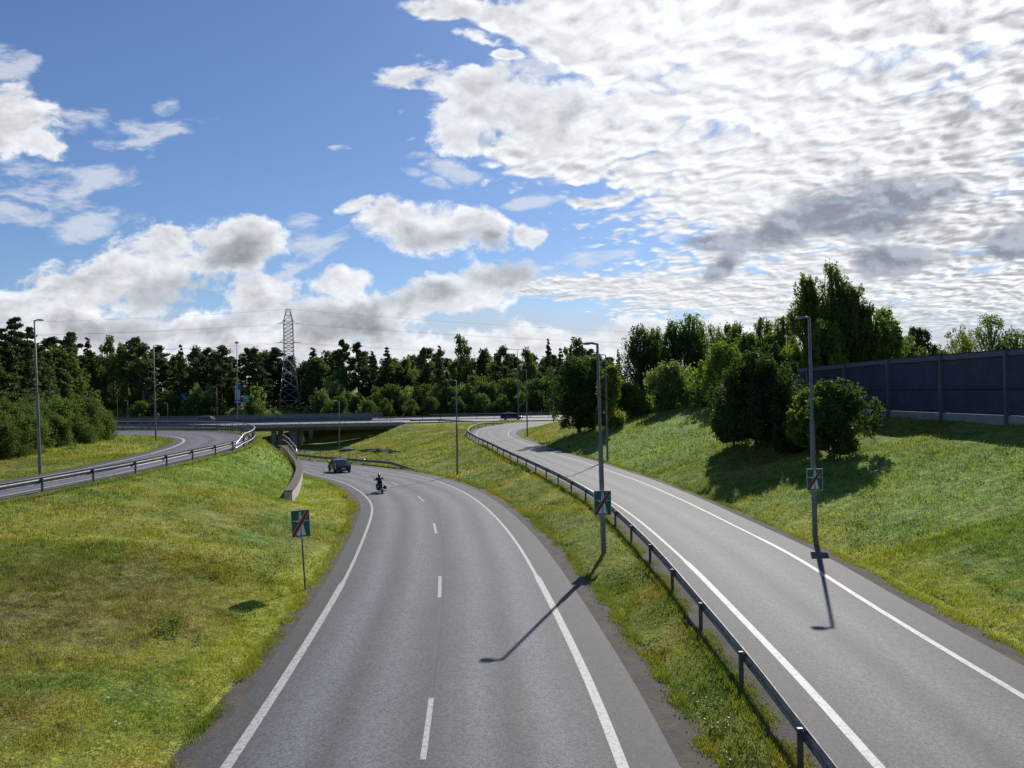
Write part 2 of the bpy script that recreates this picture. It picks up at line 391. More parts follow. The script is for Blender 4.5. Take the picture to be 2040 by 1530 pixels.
def match(A,B):
    """re-sample A and B to the same number of stations by arc fraction"""
    n=max(len(A),len(B)); r=[]
    for P in (A,B):
        d=np.r_[0,np.cumsum(np.linalg.norm(np.diff(P[:,:2],axis=0),axis=1))]; s=np.linspace(0,d[-1],n)
        r.append(np.stack([np.interp(s,d,P[:,k]) for k in range(3)],1))
    return r
ML,MR=match(ML,MR); RL,RR=match(RL,RR); LO,LI=match(LO,LI)
ZX=.26                                                # deck / cross road level
YA0,YA1,YB0,YB1=155.0,166.0,168.4,179.5
BX0,BX1=-98.0,-22.5

# retaining wall path (x,y,top)
WALL=[ud(574,976.7,51)]+[ud(*p) for p in ((586,961,55),(593,946,60),(597,934,66),(595.5,925,71.6),(589,911.5,77.1),(582,904,79.8),(574,893.5,84.8),(563.5,888,87.5))]
WALL=resample(np.array(WALL),.8,1.5)
WALL[:,2]=np.interp(WALL[:,1],[51,60,71.6,77.1,84.8,87.5],[.87,.85,.55,.62,1.0,1.15])

# ------------------------------------------------------------------ terrain height field
X0,X1,Y0,Y1=-170.0,170.0,-20.0,320.0
G=0.5; nx=int((X1-X0)/G)+1; ny=int((Y1-Y0)/G)+1
H=np.zeros((ny,nx)); fix=np.zeros((ny,nx),bool); road=np.zeros((ny,nx),bool)
def cell(x_,y_): return np.clip(np.round((np.asarray(y_)-Y0)/G).astype(int),0,ny-1),np.clip(np.round((np.asarray(x_)-X0)/G).astype(int),0,nx-1)
def setpts(Pp,dz=0.0,rd=False,force=True):
    Pp=np.asarray(Pp,float); inn=(Pp[:,0]>X0)&(Pp[:,0]<X1)&(Pp[:,1]>Y0)&(Pp[:,1]<Y1); Pp=Pp[inn]
    j,i=cell(Pp[:,0],Pp[:,1])
    if not force:
        k=~fix[j,i]; j,i,Pp=j[k],i[k],Pp[k]
    H[j,i]=Pp[:,2]+dz; fix[j,i]=True
    if rd: road[j,i]=True
def line(pts,dz=0,force=False):
    setpts(resample(np.array(pts,float),.3,0),dz,force=force)
def strip(A,B,dz,rd=True):
    n=int(np.max(np.linalg.norm(A[:,:2]-B[:,:2],axis=1))/.22)+2
    for t in np.linspace(0,1,n):
        for s_ in (0,.5):
            Am=A*(1-s_)+np.roll(A,-1,0)*s_; Bm=B*(1-s_)+np.roll(B,-1,0)*s_
            Q=(Am*(1-t)+Bm*t)[:-1]; setpts(Q,dz,rd)
SH=dict(ml=.75,mlg=.48,mr=1.2,mrg=.85,rl=.75,rlg=.75,rr=1.25,rrg=.75,lo=.35,log=1.0,li=1.0,lig=.25)
def edges(A,B,a,ag,b_,bg):   # A left of travel, B right of travel
    return offset(A,-a),offset(A,-a-ag),offset(B,b_),offset(B,b_+bg)
mLa,mLg,mRa,mRg=edges(ML,MR,SH['ml'],SH['mlg'],SH['mr'],SH['mrg'])
rLa,rLg,rRa,rRg=edges(RL,RR,SH['rl'],SH['rlg'],SH['rr'],SH['rrg'])
# loop ramp travels away from the camera then turns left: inner = left, outer = right
lIa,lIg,lOa,lOg=edges(LI,LO,SH['li'],SH['lig'],SH['lo'],SH['log'])
strip(mLg,mRg,-.16); strip(rLg,rRg,-.16); strip(lIg,lOg,-.16)
def clearX(a0,a1,yy0,yy1,z_):
    xs=np.arange(a0,a1,.4)
    for yv in np.arange(yy0,yy1+.01,.4): setpts(np.stack([xs,np.full_like(xs,yv),np.full_like(xs,z_)],1),0,True)
clearX(BX1+.5,168,YA0-.2,YB1,ZX-.16); clearX(-168,BX0-.5,YA0-.2,YB1,ZX-.16)
# wall: ground behind and in front
wl=offset(WALL,-.75); wl[:,2]=np.interp(WALL[:,1],[51,53,57,88],[.15,.45,WALL[5,2]-.28,.85]); setpts(wl)
wl2=offset(WALL,-1.25); wl2[:,2]=wl[:,2]+.03; setpts(wl2)
wr=offset(WALL,.75); wr[:,2]=[zmain(y_)+.02 for y_ in wr[:,1]]; wr[:,2]=np.where(wr[:,1]<56,-.15,wr[:,2]); setpts(wr,0,force=False)
wc=WALL.copy(); wc[:,2]=wr[:,2]; setpts(wc)
# verges beside roads
for P_,d_,dz in ((mLg,-.5,.0),(mRg,.5,.0),(rLg,-.5,.0),(rRg,.5,.03),(lOg,.6,-.06),(lIg,-.6,.02)):
    setpts(offset(P_,d_),dz,force=False)
rl_far=rLg[(rLg[:,1]>14)]
# left bank
line([(-24,30.5,2.0),(-18,30.2,1.9),(-14.5,30.2,1.65),(-12,30.6,1.2),(-10.3,31.5,.7)])
for p in [(-11,19,.75),(-14,14,.75),(-9.2,13,.35),(-20,19,1.1),(-12,5,.6),(-26,8,1.1),(-18,24,1.25),(-14,23,1.05),(-40,10,1.4),(-60,20,2.2),(-8.6,24,.25),(-8.2,29.3,.08),(-8.6,36,.1),(-10,42,.05),(-13,45,.25),(-17,42,1.2),(-18,50,1.3),(-22,36,1.9),(-19,60,1.5),(-23,68,1.7)]:
    setpts([p],force=False)
# loop island and land behind it
for p in [(-46,56,3.7),(-50,64,4.1),(-52,74,4.0),(-44,68,3.4),(-40,72,3.0),(-56,84,3.4),(-62,60,4.0),(-75,75,3.6),(-110,70,3),(-110,115,2.6),(-75,112,2.2),(-60,125,1.2),(-90,135,1.2)]:
    setpts([p],force=False)
line([(-165,152,.1),(-105,152,.1),(-97,152,-.4)])
# median, pole feet, hill
for p in [(4.05,33.2,-.32),(4.6,28,-.25),(3.9,40,-.4),(4.6,22,-.1),(4.9,16,0),(4.4,10,0),(3.6,46,-.5)]: setpts([p],force=False)
line([(-22,153.2,.2),(12,152.9,.2)])
for p in [(-14,132,-1.0),(-20,120,-2.2),(-8,112,-.6)]: setpts([p],force=False)
hill=[(13.7,34.2,.75),(17.4,53,2.2),(18.6,57,2.6),(19.6,46,2.5),(8.8,89,2.1),(22,102,5),(30,100,5.3),(8.6,111,3.0),(12,114,4.3),(20,120,5.3),(10.5,128,2.6),(14,140,1.8),(34,138,3.5),(60,138,4),(120,138,5),(16,75,3.4),(13,64,1.7)]
for p in hill: setpts([p],force=False)
def wallx(Y): return 26.2-.165*(Y-54.5)
wpts=[(wallx(Y),Y,np.interp(Y,[10,54,110],[5.3,5.04,4.7])) for Y in np.arange(8,92,1.0)]
line(wpts); line([(p[0]+2,p[1],p[2]) for p in wpts]); line([(50,-10,5.3),(50,120,5.3)]); line([(120,-10,6),(120,130,6)])
line([(30,-15,5.3),(31,8,5.3)])
# under and beyond the bridge
line([(-22.5,YA0+.4,-1.05),(-38,YA0+.4,-4.6)],force=True); line([(-22.5,YB1-.4,-1.05),(-38,YB1-.4,-4.4)],force=True); line([(-22.5,167,-1.05),(-38,167,-4.6)],force=True)
line([(-98,YA0+.4,-1.05),(-88,YA0+.4,-4.8)],force=True); line([(-98,YB1-.4,-1.05),(-88,YB1-.4,-4.8)],force=True)
for p in [(-45,165,-5.0),(-66,190,-3.7),(-60,196,-3.0),(-46,200,-.4),(-84,175,-5.4),(-38,150,-5.2),(-38,140,-4.8),(-70,150,-5),(-75,140,-4.5)]: setpts([p],force=False)
line([(-23,178.6,-1.15),(-50,178.6,-1.35),(-56,180,-2.6)],force=True); line([(-22,182.5,.2),(-50,182.5,.0),(-58,186,-2.6)],force=True); line([(-23.5,172,-1.4),(-46,173,-3.6)],force=True); line([(-22.9,153,.1),(-25.5,146,-1.2),(-28.6,138,-2.5),(-31,131,-3.5)],force=True); line([(-25.5,152,-4.9),(-29.5,143,-5.1),(-32.5,136,-4.9),(-34.5,131,-4.3)],force=True); line([(-22,184,.2),(165,184,.2)]); line([(-165,184,.2),(-100,184,.2)])
line([(-44,206,.0),(60,206,.1),(165,206,.5)]); line([(-165,203,.3),(-92,203,.3)]); line([(-165,211,4.3),(-100,211,4.3),(-88,212,3.6),(-78,214,3.0),(-66,216,1.0)])
line([(-165,240,4.5),(-100,240,4.5),(-80,240,2.5),(-60,240,.8),(165,240,1.0)])
for p in [(-68,230,.3),(-72,226,.5)]: setpts([p],force=False)
bd=[(a_,Y1-1,1.0) for a_ in np.arange(X0+1,X1,1)]; setpts(bd,force=False)
for yv in np.arange(Y0,Y1,.5):
    setpts([(X0+.6,yv,2.0 if yv<180 else 3.0),(X1-.6,yv,5.0 if yv<140 else 1.0)],force=False)
setpts([(a_,Y0+.6,float(np.interp(a_,[-170,-20,-7,3,8,14,32,170],[2,1,0,0,.3,.6,5.3,6]))) for a_ in np.arange(X0+1,X1,.5)],force=False)
# membrane through the fixed cells, coarse to fine
def relax(Hc,fc,it):
    for _ in range(it):
        A=np.pad(Hc,1,mode='edge'); N_=.25*(A[:-2,1:-1]+A[2:,1:-1]+A[1:-1,:-2]+A[1:-1,2:]); Hc=np.where(fc,Hc,N_)
    return Hc
def down(Hc,fc):
    h,w=Hc.shape; h2,w2=(h+1)//2,(w+1)//2
    Hp=np.zeros((h2*2,w2*2)); Fp=np.zeros((h2*2,w2*2)); Hp[:h,:w]=np.where(fc,Hc,0); Fp[:h,:w]=fc
    S=Hp.reshape(h2,2,w2,2).sum((1,3)); C_=Fp.reshape(h2,2,w2,2).sum((1,3)); return np.where(C_>0,S/np.maximum(C_,1),0),C_>0
lv=[(H,fix)]
for _ in range(6): lv.append(down(*lv[-1]))
cur=None
for Hc,fc in reversed(lv):
    if cur is None: g=np.where(fc,Hc,Hc[fc].mean())
    else:
        u_=np.repeat(np.repeat(cur,2,0),2,1)[:Hc.shape[0],:Hc.shape[1]]; g=np.where(fc,Hc,u_)
    cur=relax(g,fc,160)
H=cur
# round off the creases a little away from roads
keep=road|fix
for _ in range(3):
    A=np.pad(H,1,mode='edge'); S=(A[:-2,1:-1]+A[2:,1:-1]+A[1:-1,:-2]+A[1:-1,2:]+H)/5
    lone=fix&~road
    H=np.where(road,H,S)
j_,i_=cell(wc[:,0],wc[:,1])
def zt(x_,y_):
    fx=(np.asarray(x_,float)-X0)/G; fy=(np.asarray(y_,float)-Y0)/G
    fx=np.clip(fx,0,nx-1.001); fy=np.clip(fy,0,ny-1.001); i=fx.astype(int); j=fy.astype(int); a=fx-i; c_=fy-j
    return H[j,i]*(1-a)*(1-c_)+H[j,i+1]*a*(1-c_)+H[j+1,i]*(1-a)*c_+H[j+1,i+1]*a*c_
def zg(x_,y_): return float(zt(np.array([x_]),np.array([y_]))[0])
def isroad(x_,y_):
    j,i=cell(x_,y_); return road[j,i]
# terrain mesh
def axis(core0,core1,st,far0,far1,gr=1.18):
    a=list(np.arange(core0,core1+.001,st)); s=st
    hi=[a[-1]]
    while hi[-1]<far1: s=min(s*gr,120); hi.append(hi[-1]+s)
    lo=[a[0]]; s=st
    while lo[-1]>far0: s=min(s*gr,120); lo.append(lo[-1]-s)
    return np.array(lo[:0:-1]+a+hi[1:])
xs=axis(-36,32,.5,-2500,2500,1.05); ys=axis(8,92,.5,-300,4000,1.02)
XX,YY=np.meshgrid(xs,ys); ZZ=zt(XX,YY)
def vnoise(x_,y_,sc,seed):
    r=np.random.default_rng(seed).random((256,256)); fx=x_*sc; fy=y_*sc; i=np.floor(fx).astype(int); j=np.floor(fy).astype(int); a=fx-i; c_=fy-j
    a=a*a*(3-2*a); c_=c_*c_*(3-2*c_); g=lambda p,q: r[q%256,p%256]
    return (g(i,j)*(1-a)+g(i+1,j)*a)*(1-c_)+(g(i,j+1)*(1-a)+g(i+1,j+1)*a)*c_
rd=isroad(XX,YY)
nz=(vnoise(XX,YY,.9,1)-.5)*.10+(vnoise(XX,YY,.25,2)-.5)*.22+(vnoise(XX,YY,2.0,3)-.5)*.05
far=np.maximum(0,np.hypot(XX,YY-100)-230)
ZZ=ZZ+np.where(rd,0,nz*np.clip(1,0,1))+0*far
nyy,nxx=XX.shape
co=np.stack([XX,YY,ZZ],-1).reshape(-1,3)
idx=np.arange(nyy*nxx).reshape(nyy,nxx); q=np.stack([idx[:-1,:-1],idx[:-1,1:],idx[1:,1:],idx[1:,:-1]],-1).reshape(-1,4)
def grid_mesh(name,co,q,smooth=True):
    me=bpy.data.meshes.new(name); me.vertices.add(len(co)); me.vertices.foreach_set('co',co.astype(np.float32).ravel())
    k=q.shape[1]; me.loops.add(q.size); me.loops.foreach_set('vertex_index',q.astype(np.int32).ravel())
    me.polygons.add(len(q)); me.polygons.foreach_set('loop_start',np.arange(0,q.size,k,dtype=np.int32)); me.polygons.foreach_set('loop_total',np.full(len(q),k,np.int32))
    if smooth: me.polygons.foreach_set('use_smooth',np.ones(len(q),bool))
    me.update(calc_edges=True); return me

def grasscolor(q,pos):
    """shared by the ground and the blades: patches of fresh, olive, dry and dark turf"""
    a=q.noise(pos,.13,4,.6); b2=q.noise(pos,.55,5,.6,.4); c2=q.noise(pos,2.3,4,.6); d2=q.noise(q.vadd(pos,(31.,7.,0)),.22,4,.6,.5); e2=q.noise(q.vadd(pos,(3.,17.,0)),1.3,5,.65,.5)
    col=q.mix(q.ss(a,.38,.62),(.155,.195,.038),(.27,.28,.050))
    col=q.mix(q.mul(q.ss(b2,.52,.68),.60),col,(.34,.25,.075))
    col=q.mix(q.mul(q.ss(d2,.48,.64),.75),col,(.11,.195,.036))
    col=q.mix(q.mul(q.ss(c2,.55,.72),.6),col,(.42,.42,.07))
    col=q.mix(q.mul(q.ss(c2,.46,.30),.75),col,(.055,.058,.022))
    col=q.mix(q.mul(q.ss(e2,.58,.70),.35),col,(.26,.215,.12))
    X_,Y_,Z_=q.sep(pos)
    def ell(cx,cy,rx,ry):
        u=q.mul(q.sub(X_,cx),1/rx); v=q.mul(q.sub(Y_,cy),1/ry); return q.sub(1.0,q.m('SQRT',q.add(q.mul(u,u),q.mul(v,v))))
    nb=q.noise(pos,1.1,5,.65)
    # mown, browner turf on the left foreground bank and the loop island
    br=q.mx(q.mx(ell(-14,24.5,7,7.0),ell(-14,15,5,5)),q.mx(ell(-42,50,14,8),ell(-9,126,5,14)))
    f=q.ss(q.add(br,q.mul(q.sub(nb,.5),1.5)),.0,.75); col=q.mix(q.mul(f,.72),col,q.mix(q.ss(c2,.4,.6),(.125,.110,.048),(.25,.21,.095)))
    # lusher clover-green growth on the bank by the wall and on the hill
    gr=q.mx(ell(-22,60,9,22),q.mx(ell(15,80,12,40),ell(20,36,9,24))); f=q.ss(q.add(gr,q.mul(q.sub(nb,.5),1.3)),.0,.7); col=q.mix(q.mul(f,.6),col,q.mix(q.ss(c2,.4,.62),(.11,.22,.045),(.25,.38,.075)))
    # fresh yellow-green strips along the road edges
    ys=q.mx(ell(-8.5,30,1.6,16),q.mx(ell(13.5,26,2.2,22),ell(-12.5,55,4,14))); f=q.ss(q.add(ys,q.mul(q.sub(nb,.5),1.0)),.0,.6); col=q.mix(q.mul(f,.7),col,q.mix(q.ss(c2,.4,.6),(.25,.28,.045),(.37,.39,.068)))
    return col
def terrain_mat():
    m_=bpy.data.materials.new('grass ground'); m_.use_nodes=True; t=m_.node_tree; q=NB(t); p=t.nodes['Principled BSDF']
    g=q.n('ShaderNodeNewGeometry'); pos=g.outputs['Position']
    col=grasscolor(q,pos)
    X_,Y_,Z_=q.sep(pos)
    def ell(cx,cy,rx,ry):
        u=q.mul(q.sub(X_,cx),1/rx); v=q.mul(q.sub(Y_,cy),1/ry); return q.sub(1.0,q.m('SQRT',q.add(q.mul(u,u),q.mul(v,v))))
    nb=q.noise(pos,1.1,5,.65)
    # leaf litter below the dark tree
    lt=q.ss(q.add(ell(17.2,53.2,3.3,3.0),q.mul(q.sub(nb,.5),1.2)),.0,.4); col=q.mix(lt,col,(.16,.075,.035))
    fine=q.noise(pos,14,3,.7); col=q.mix(q.ss(fine,.35,.65),q.mix(1.0,col,(.62,.62,.6),'MULTIPLY'),q.mix(1.0,col,(1.3,1.28,1.2),'MULTIPLY'))
    q.put(p.inputs['Base Color'],col); p.inputs['Roughness'].default_value=.9; p.inputs['Specular IOR Level'].default_value=.15
    h=q.add(q.mul(q.noise(pos,1.6,4,.6),.5),q.add(q.mul(q.noise(pos,5.5,4,.65),.32),q.mul(fine,.10)))
    bn=q.n('ShaderNodeBump'); bn.inputs['Strength'].default_value=1.0; bn.inputs['Distance'].default_value=.26; q.put(bn.inputs['Height'],h); q.put(p.inputs['Normal'],bn.outputs[0])
    return m_
M['ground']=terrain_mat()
terr=link_mesh('ground',grid_mesh('ground',co,q),M['ground']); tag(terr,'rolling grass verges, banks and hill around the motorway and its ramps',kind='structure')

# ------------------------------------------------------------------ roads
def asphalt(name,base,tracks,width,warm=0.0):
    m_=bpy.data.materials.new(name); m_.use_nodes=True; t=m_.node_tree; q=NB(t); p=t.nodes['Principled BSDF']
    uv=q.n('ShaderNodeUVMap'); U_,V_,_=q.sep(uv.outputs[0]); pos=q.n('ShaderNodeNewGeometry').outputs['Position']
    wob=q.mul(q.sub(q.noise(q.xyz(0,q.mul(V_,.05),0),1.0,2,.5),.5),.7); uu=q.add(U_,wob)
    f=None
    for (c_,w_,a_) in tracks:
        g_=q.m('EXPONENT',q.mul(q.m('POWER',q.mul(q.sub(uu,c_),1/w_),2.0),-1.0)); g_=q.mul(g_,a_); f=g_ if f is None else q.add(f,g_)
    if f is None: f=0.0
    st=q.noise(q.xyz(q.mul(U_,1.6),q.mul(V_,.035),0),1.0,4,.6); big=q.noise(pos,.35,4,.6)
    k=q.add(q.add(1.0,f),q.add(q.mul(q.sub(st,.5),.35),q.mul(q.sub(big,.5),.30)))
    sp=q.noise(pos,26,3,.85); sp2=q.noise(pos,95,1,.7)
    v1=q.n('ShaderNodeTexVoronoi',feature='F1'); q.put(v1.inputs['Vector'],pos); v1.inputs['Scale'].default_value=30.0
    v2=q.n('ShaderNodeTexVoronoi',feature='F1'); q.put(v2.inputs['Vector'],pos); v2.inputs['Scale'].default_value=11.0
    g1=q.sep(v1.outputs['Color'])[0]; g2=q.sep(v2.outputs['Color'])[1]
    k=q.mul(k,q.add(1.0,q.add(q.mul(q.sub(g1,.5),.75),q.mul(q.sub(g2,.5),.30))))
    pt=q.noise(pos,.9,5,.7,.6); k=q.mul(k,q.sub(1.0,q.mul(q.ss(pt,.60,.66),.16)))
    k=q.mul(k,q.add(1.0,q.add(q.mul(q.sub(sp,.5),2.6),q.mul(q.sub(sp2,.5),1.6))))
    c0=q.mix(1.0,tuple(base),q.xyz(k,k,k),'MULTIPLY')
    cz=q.m('ABSOLUTE',q.sub(q.noise(pos,.42,6,.72,.8),.5)); cm=q.ss(q.noise(q.vadd(pos,(9.,4.,0)),.12,2,.5),.50,.60); c0=q.mix(q.mul(q.mul(q.ss(cz,.0012,.005,1.0,0.0),cm),.6),c0,(.025,.025,.027))
    # thin tar seam along the lane joint
    cr_=q.m('ABSOLUTE',q.sub(q.add(U_,q.mul(q.sub(q.noise(q.xyz(0,V_,0),.9,4,.6),.5),.10)),width*.5))
    c0=q.mix(q.mul(q.ss(cr_,.012,.03,1.0,0.0),.45),c0,(.03,.03,.03))
    q.put(p.inputs['Base Color'],c0); p.inputs['Roughness'].default_value=.72; p.inputs['Specular IOR Level'].default_value=.45
    bn=q.n('ShaderNodeBump'); bn.inputs['Strength'].default_value=.45; bn.inputs['Distance'].default_value=.012; q.put(bn.inputs['Height'],sp); q.put(p.inputs['Normal'],bn.outputs[0])
    return m_
def trk(w,lanes):
    L=w/lanes; o=[]
    for i in range(lanes):
        c_=L*(i+.5); o+=[(c_-.85,.40,.30),(c_+.85,.40,.30),(c_,.35,-.26)]
    for i in range(lanes+1): o.append((L*i,.5,-.28))
    return o
M['asph_main']=asphalt('motorway asphalt',(.098,.104,.112),trk(8.0,2),8.0)
M['asph_ramp']=asphalt('ramp asphalt',(.092,.096,.101),trk(4.8,1),-9)
M['asph_loop']=asphalt('loop ramp asphalt',(.095,.097,.108),trk(5.6,1),-9)
M['asph_deck']=asphalt('cross road asphalt',(.20,.20,.205),trk(10.5,2),-9)
M['asph_sh']=asphalt('shoulder asphalt',(.055,.053,.055),[],-9)
def gravel_mat():
    m_=bpy.data.materials.new('road edge gravel'); m_.use_nodes=True; t=m_.node_tree; q=NB(t); p=t.nodes['Principled BSDF']
    pos=q.n('ShaderNodeNewGeometry').outputs['Position']
    n1_=q.noise(pos,1.3,5,.6); n2_=q.noise(pos,22,3,.75)
    c_=q.mix(q.ss(n1_,.35,.65),(.085,.075,.066),(.125,.10,.085)); k=q.add(.6,q.mul(n2_,.85)); c_=q.mix(1.0,c_,q.xyz(k,k,k),'MULTIPLY')
    c_=q.mix(q.mul(q.ss(q.noise(pos,3.1,4,.6),.60,.66),.75),c_,(.07,.085,.02))
    q.put(p.inputs['Base Color'],c_); p.inputs['Roughness'].default_value=.95
    bn=q.n('ShaderNodeBump'); bn.inputs['Strength'].default_value=.9; bn.inputs['Distance'].default_value=.05; q.put(bn.inputs['Height'],q.add(n2_,n1_)); q.put(p.inputs['Normal'],bn.outputs[0]); return m_
M['gravel']=gravel_mat()
def paint_mat():
    m_=bpy.data.materials.new('road paint'); m_.use_nodes=True; t=m_.node_tree; q=NB(t); p=t.nodes['Principled BSDF']
    pos=q.n('ShaderNodeNewGeometry').outputs['Position']
    n_=q.noise(pos,9,5,.7); n3=q.noise(pos,45,2,.6)
    c_=q.mix(q.ss(n3,.3,.7),(.36,.355,.34),(.47,.465,.44)); c_=q.mix(q.mul(q.ss(n_,.47,.62),.85),c_,(.20,.195,.185)); q.put(p.inputs['Base Color'],c_); p.inputs['Roughness'].default_value=.6; return m_
M['paint']=paint_mat()
def ribbon(name,A,B,mat_,dzA=0,dzB=0,n=1,parent=None):
    """sheet between polylines A and B with UV in metres"""
    m_=len(A); t=np.linspace(0,1,n+1); co=np.zeros((m_,n+1,3))
    for k,tt in enumerate(t): co[:,k]=A*(1-tt)+B*tt; co[:,k,2]+=dzA*(1-tt)+dzB*tt
    idx=np.arange(m_*(n+1)).reshape(m_,n+1); q=np.stack([idx[:-1,:-1],idx[:-1,1:],idx[1:,1:],idx[1:,:-1]],-1).reshape(-1,4)
    me=grid_mesh(name,co.reshape(-1,3),q)
    C_=(A+B)/2; s=np.r_[0,np.cumsum(np.linalg.norm(np.diff(C_[:,:2],axis=0),axis=1))]; w=np.linalg.norm((B-A)[:,:2],axis=1)
    uu=(w[:,None]*t[None,:]); vv=np.repeat(s[:,None],n+1,1); UV=np.stack([uu,vv],-1).reshape(-1,2)
    ul=me.uv_layers.new(name='UVMap'); ul.data.foreach_set('uv',UV[q.ravel()].astype(np.float32).ravel())
    return link_mesh(name,me,mat_,parent)
def S(o,l): return tag(o,l,kind='structure')
S(ribbon('motorway_road',ML,MR,M['asph_main'],n=4),'two-lane grey asphalt motorway carriageway curving left under the bridge')
S(ribbon('road_shoulder',mLa,ML,M['asph_sh']),'dark asphalt shoulder left of the motorway')
S(ribbon('road_shoulder',MR,mRa,M['asph_sh']),'dark asphalt shoulder right of the motorway')
S(ribbon('ramp_road',RL,RR,M['asph_ramp'],n=3),'single-lane asphalt ramp on the right curving up to the cross road')
S(ribbon('road_shoulder',rLa,RL,M['asph_sh']),'asphalt shoulder beside the guardrail of the right ramp')
S(ribbon('road_shoulder',RR,rRa,M['asph_sh']),'asphalt shoulder between the right ramp and the hill')
S(ribbon('loop_road',LI,LO,M['asph_loop'],n=3),'single-lane asphalt loop ramp on the left bank')
S(ribbon('road_shoulder',lIa,LI,M['asph_sh']),'dark inner shoulder of the left loop ramp')
S(ribbon('road_shoulder',LO,lOa,M['asph_sh']),'narrow outer shoulder of the left loop ramp')
def rag(P,amp,seed):
    s=np.arange(len(P))*.7; n_=vnoise(s,s*0,1.1,seed)+.6*vnoise(s,s*0+3,.35,seed+1)-.8; return offset(P,n_*amp)
for (A,B,l,dA,dB) in ((rag(offset(mLg,-.15),.22,11),mLa,'gravel strip left of the motorway',-.07,-.006),(mRa,rag(offset(mRg,.1),.22,12),'reddish gravel strip right of the motorway',-.006,-.07),
    (rag(offset(rLg,-.05),.12,13),rLa,'gravel strip under the right ramp guardrail',-.06,-.006),(rRa,rag(rRg,.15,14),'narrow gravel strip at the foot of the hill',-.006,-.06),
    (lOa,rag(offset(lOg,.1),.3,15),'gravel strip under the loop ramp guardrail',-.006,-.06),(offset(lIg,-.2),lIa,'thin gravel edge inside the loop ramp',-.05,-.006)):
    S(ribbon('road_gravel',A,B,M['gravel'],dA,dB,n=2),l)
# painted lines
def linemark(P,w0,w1,ysw,side,label):
    hw=np.where(P[:,1]<ysw,w0,w1); A=offset(P,-hw/2+side*hw/2); B=offset(P,hw/2+side*hw/2)
    return S(ribbon('road_marking',A,B,M['paint'],.005,.005),label)
linemark(ML,.24,.14,30.2,-.4,'white edge line left of the motorway')
linemark(MR,.24,.14,30.6,.4,'white edge line right of the motorway')
linemark(RL,.22,.14,30,0,'white edge line beside the guardrail of the right ramp')
linemark(RR,.19,.12,34,0,'white edge line on the hill side of the right ramp')
linemark(LO,.20,.20,30,0,'white outer edge line of the loop ramp')
linemark(LI,.20,.30,62,0,'white inner edge line of the loop ramp')
C_=(ML+MR)/2; s_=np.r_[0,np.cumsum(np.linalg.norm(np.diff(C_[:,:2],axis=0),axis=1))]
s0=float(np.interp(15.7,C_[:,1],s_)); mb=MB()
k=-2
while s0+12*k+3<s_[-1]-60:
    a=s0+12*k; ss_=np.linspace(a,a+3.1,6); Q=np.stack([np.interp(ss_,s_,C_[:,j]) for j in range(3)],1); Q[:,0]-=.02
    A=offset(Q,-.065); B=offset(Q,.065)
    for i in range(5): mb.face([A[i]+(0,0,.006),B[i]+(0,0,.006),B[i+1]+(0,0,.006),A[i+1]+(0,0,.006)])
    k+=1
S(mb.build('lane_marking',M['paint']),'dashed white line between the motorway lanes')
# cross road: decks are part of the bridge, the rest lies on the ground
def xroad(y0,y1,a0,a1,label):
    A=np.array([(x_,y1,ZX) for x_ in np.linspace(a0,a1,20)]); B=np.array([(x_,y0,ZX) for x_ in np.linspace(a0,a1,20)])
    S(ribbon('cross_road',A,B,M['asph_deck'],n=2),label)
xroad(YA0,YA1,BX1,400,'near carriageway of the cross road right of the bridge'); xroad(YB0,YB1,BX1,400,'far carriageway of the cross road right of the bridge')
xroad(YA0,YA1,-400,BX0,'near carriageway of the cross road left of the bridge'); xroad(YB0,YB1,-400,BX0,'far carriageway of the cross road left of the bridge')
mb=MB()
for yv in (YA0+.7,YA1-.7):
    mb.face([(BX1,yv-.1,ZX+.006),(400,yv-.1,ZX+.006),(400,yv+.1,ZX+.006),(BX1,yv+.1,ZX+.006)])
S(mb.build('road_marking',M['paint']),'white edge lines of the cross road right of the bridge')
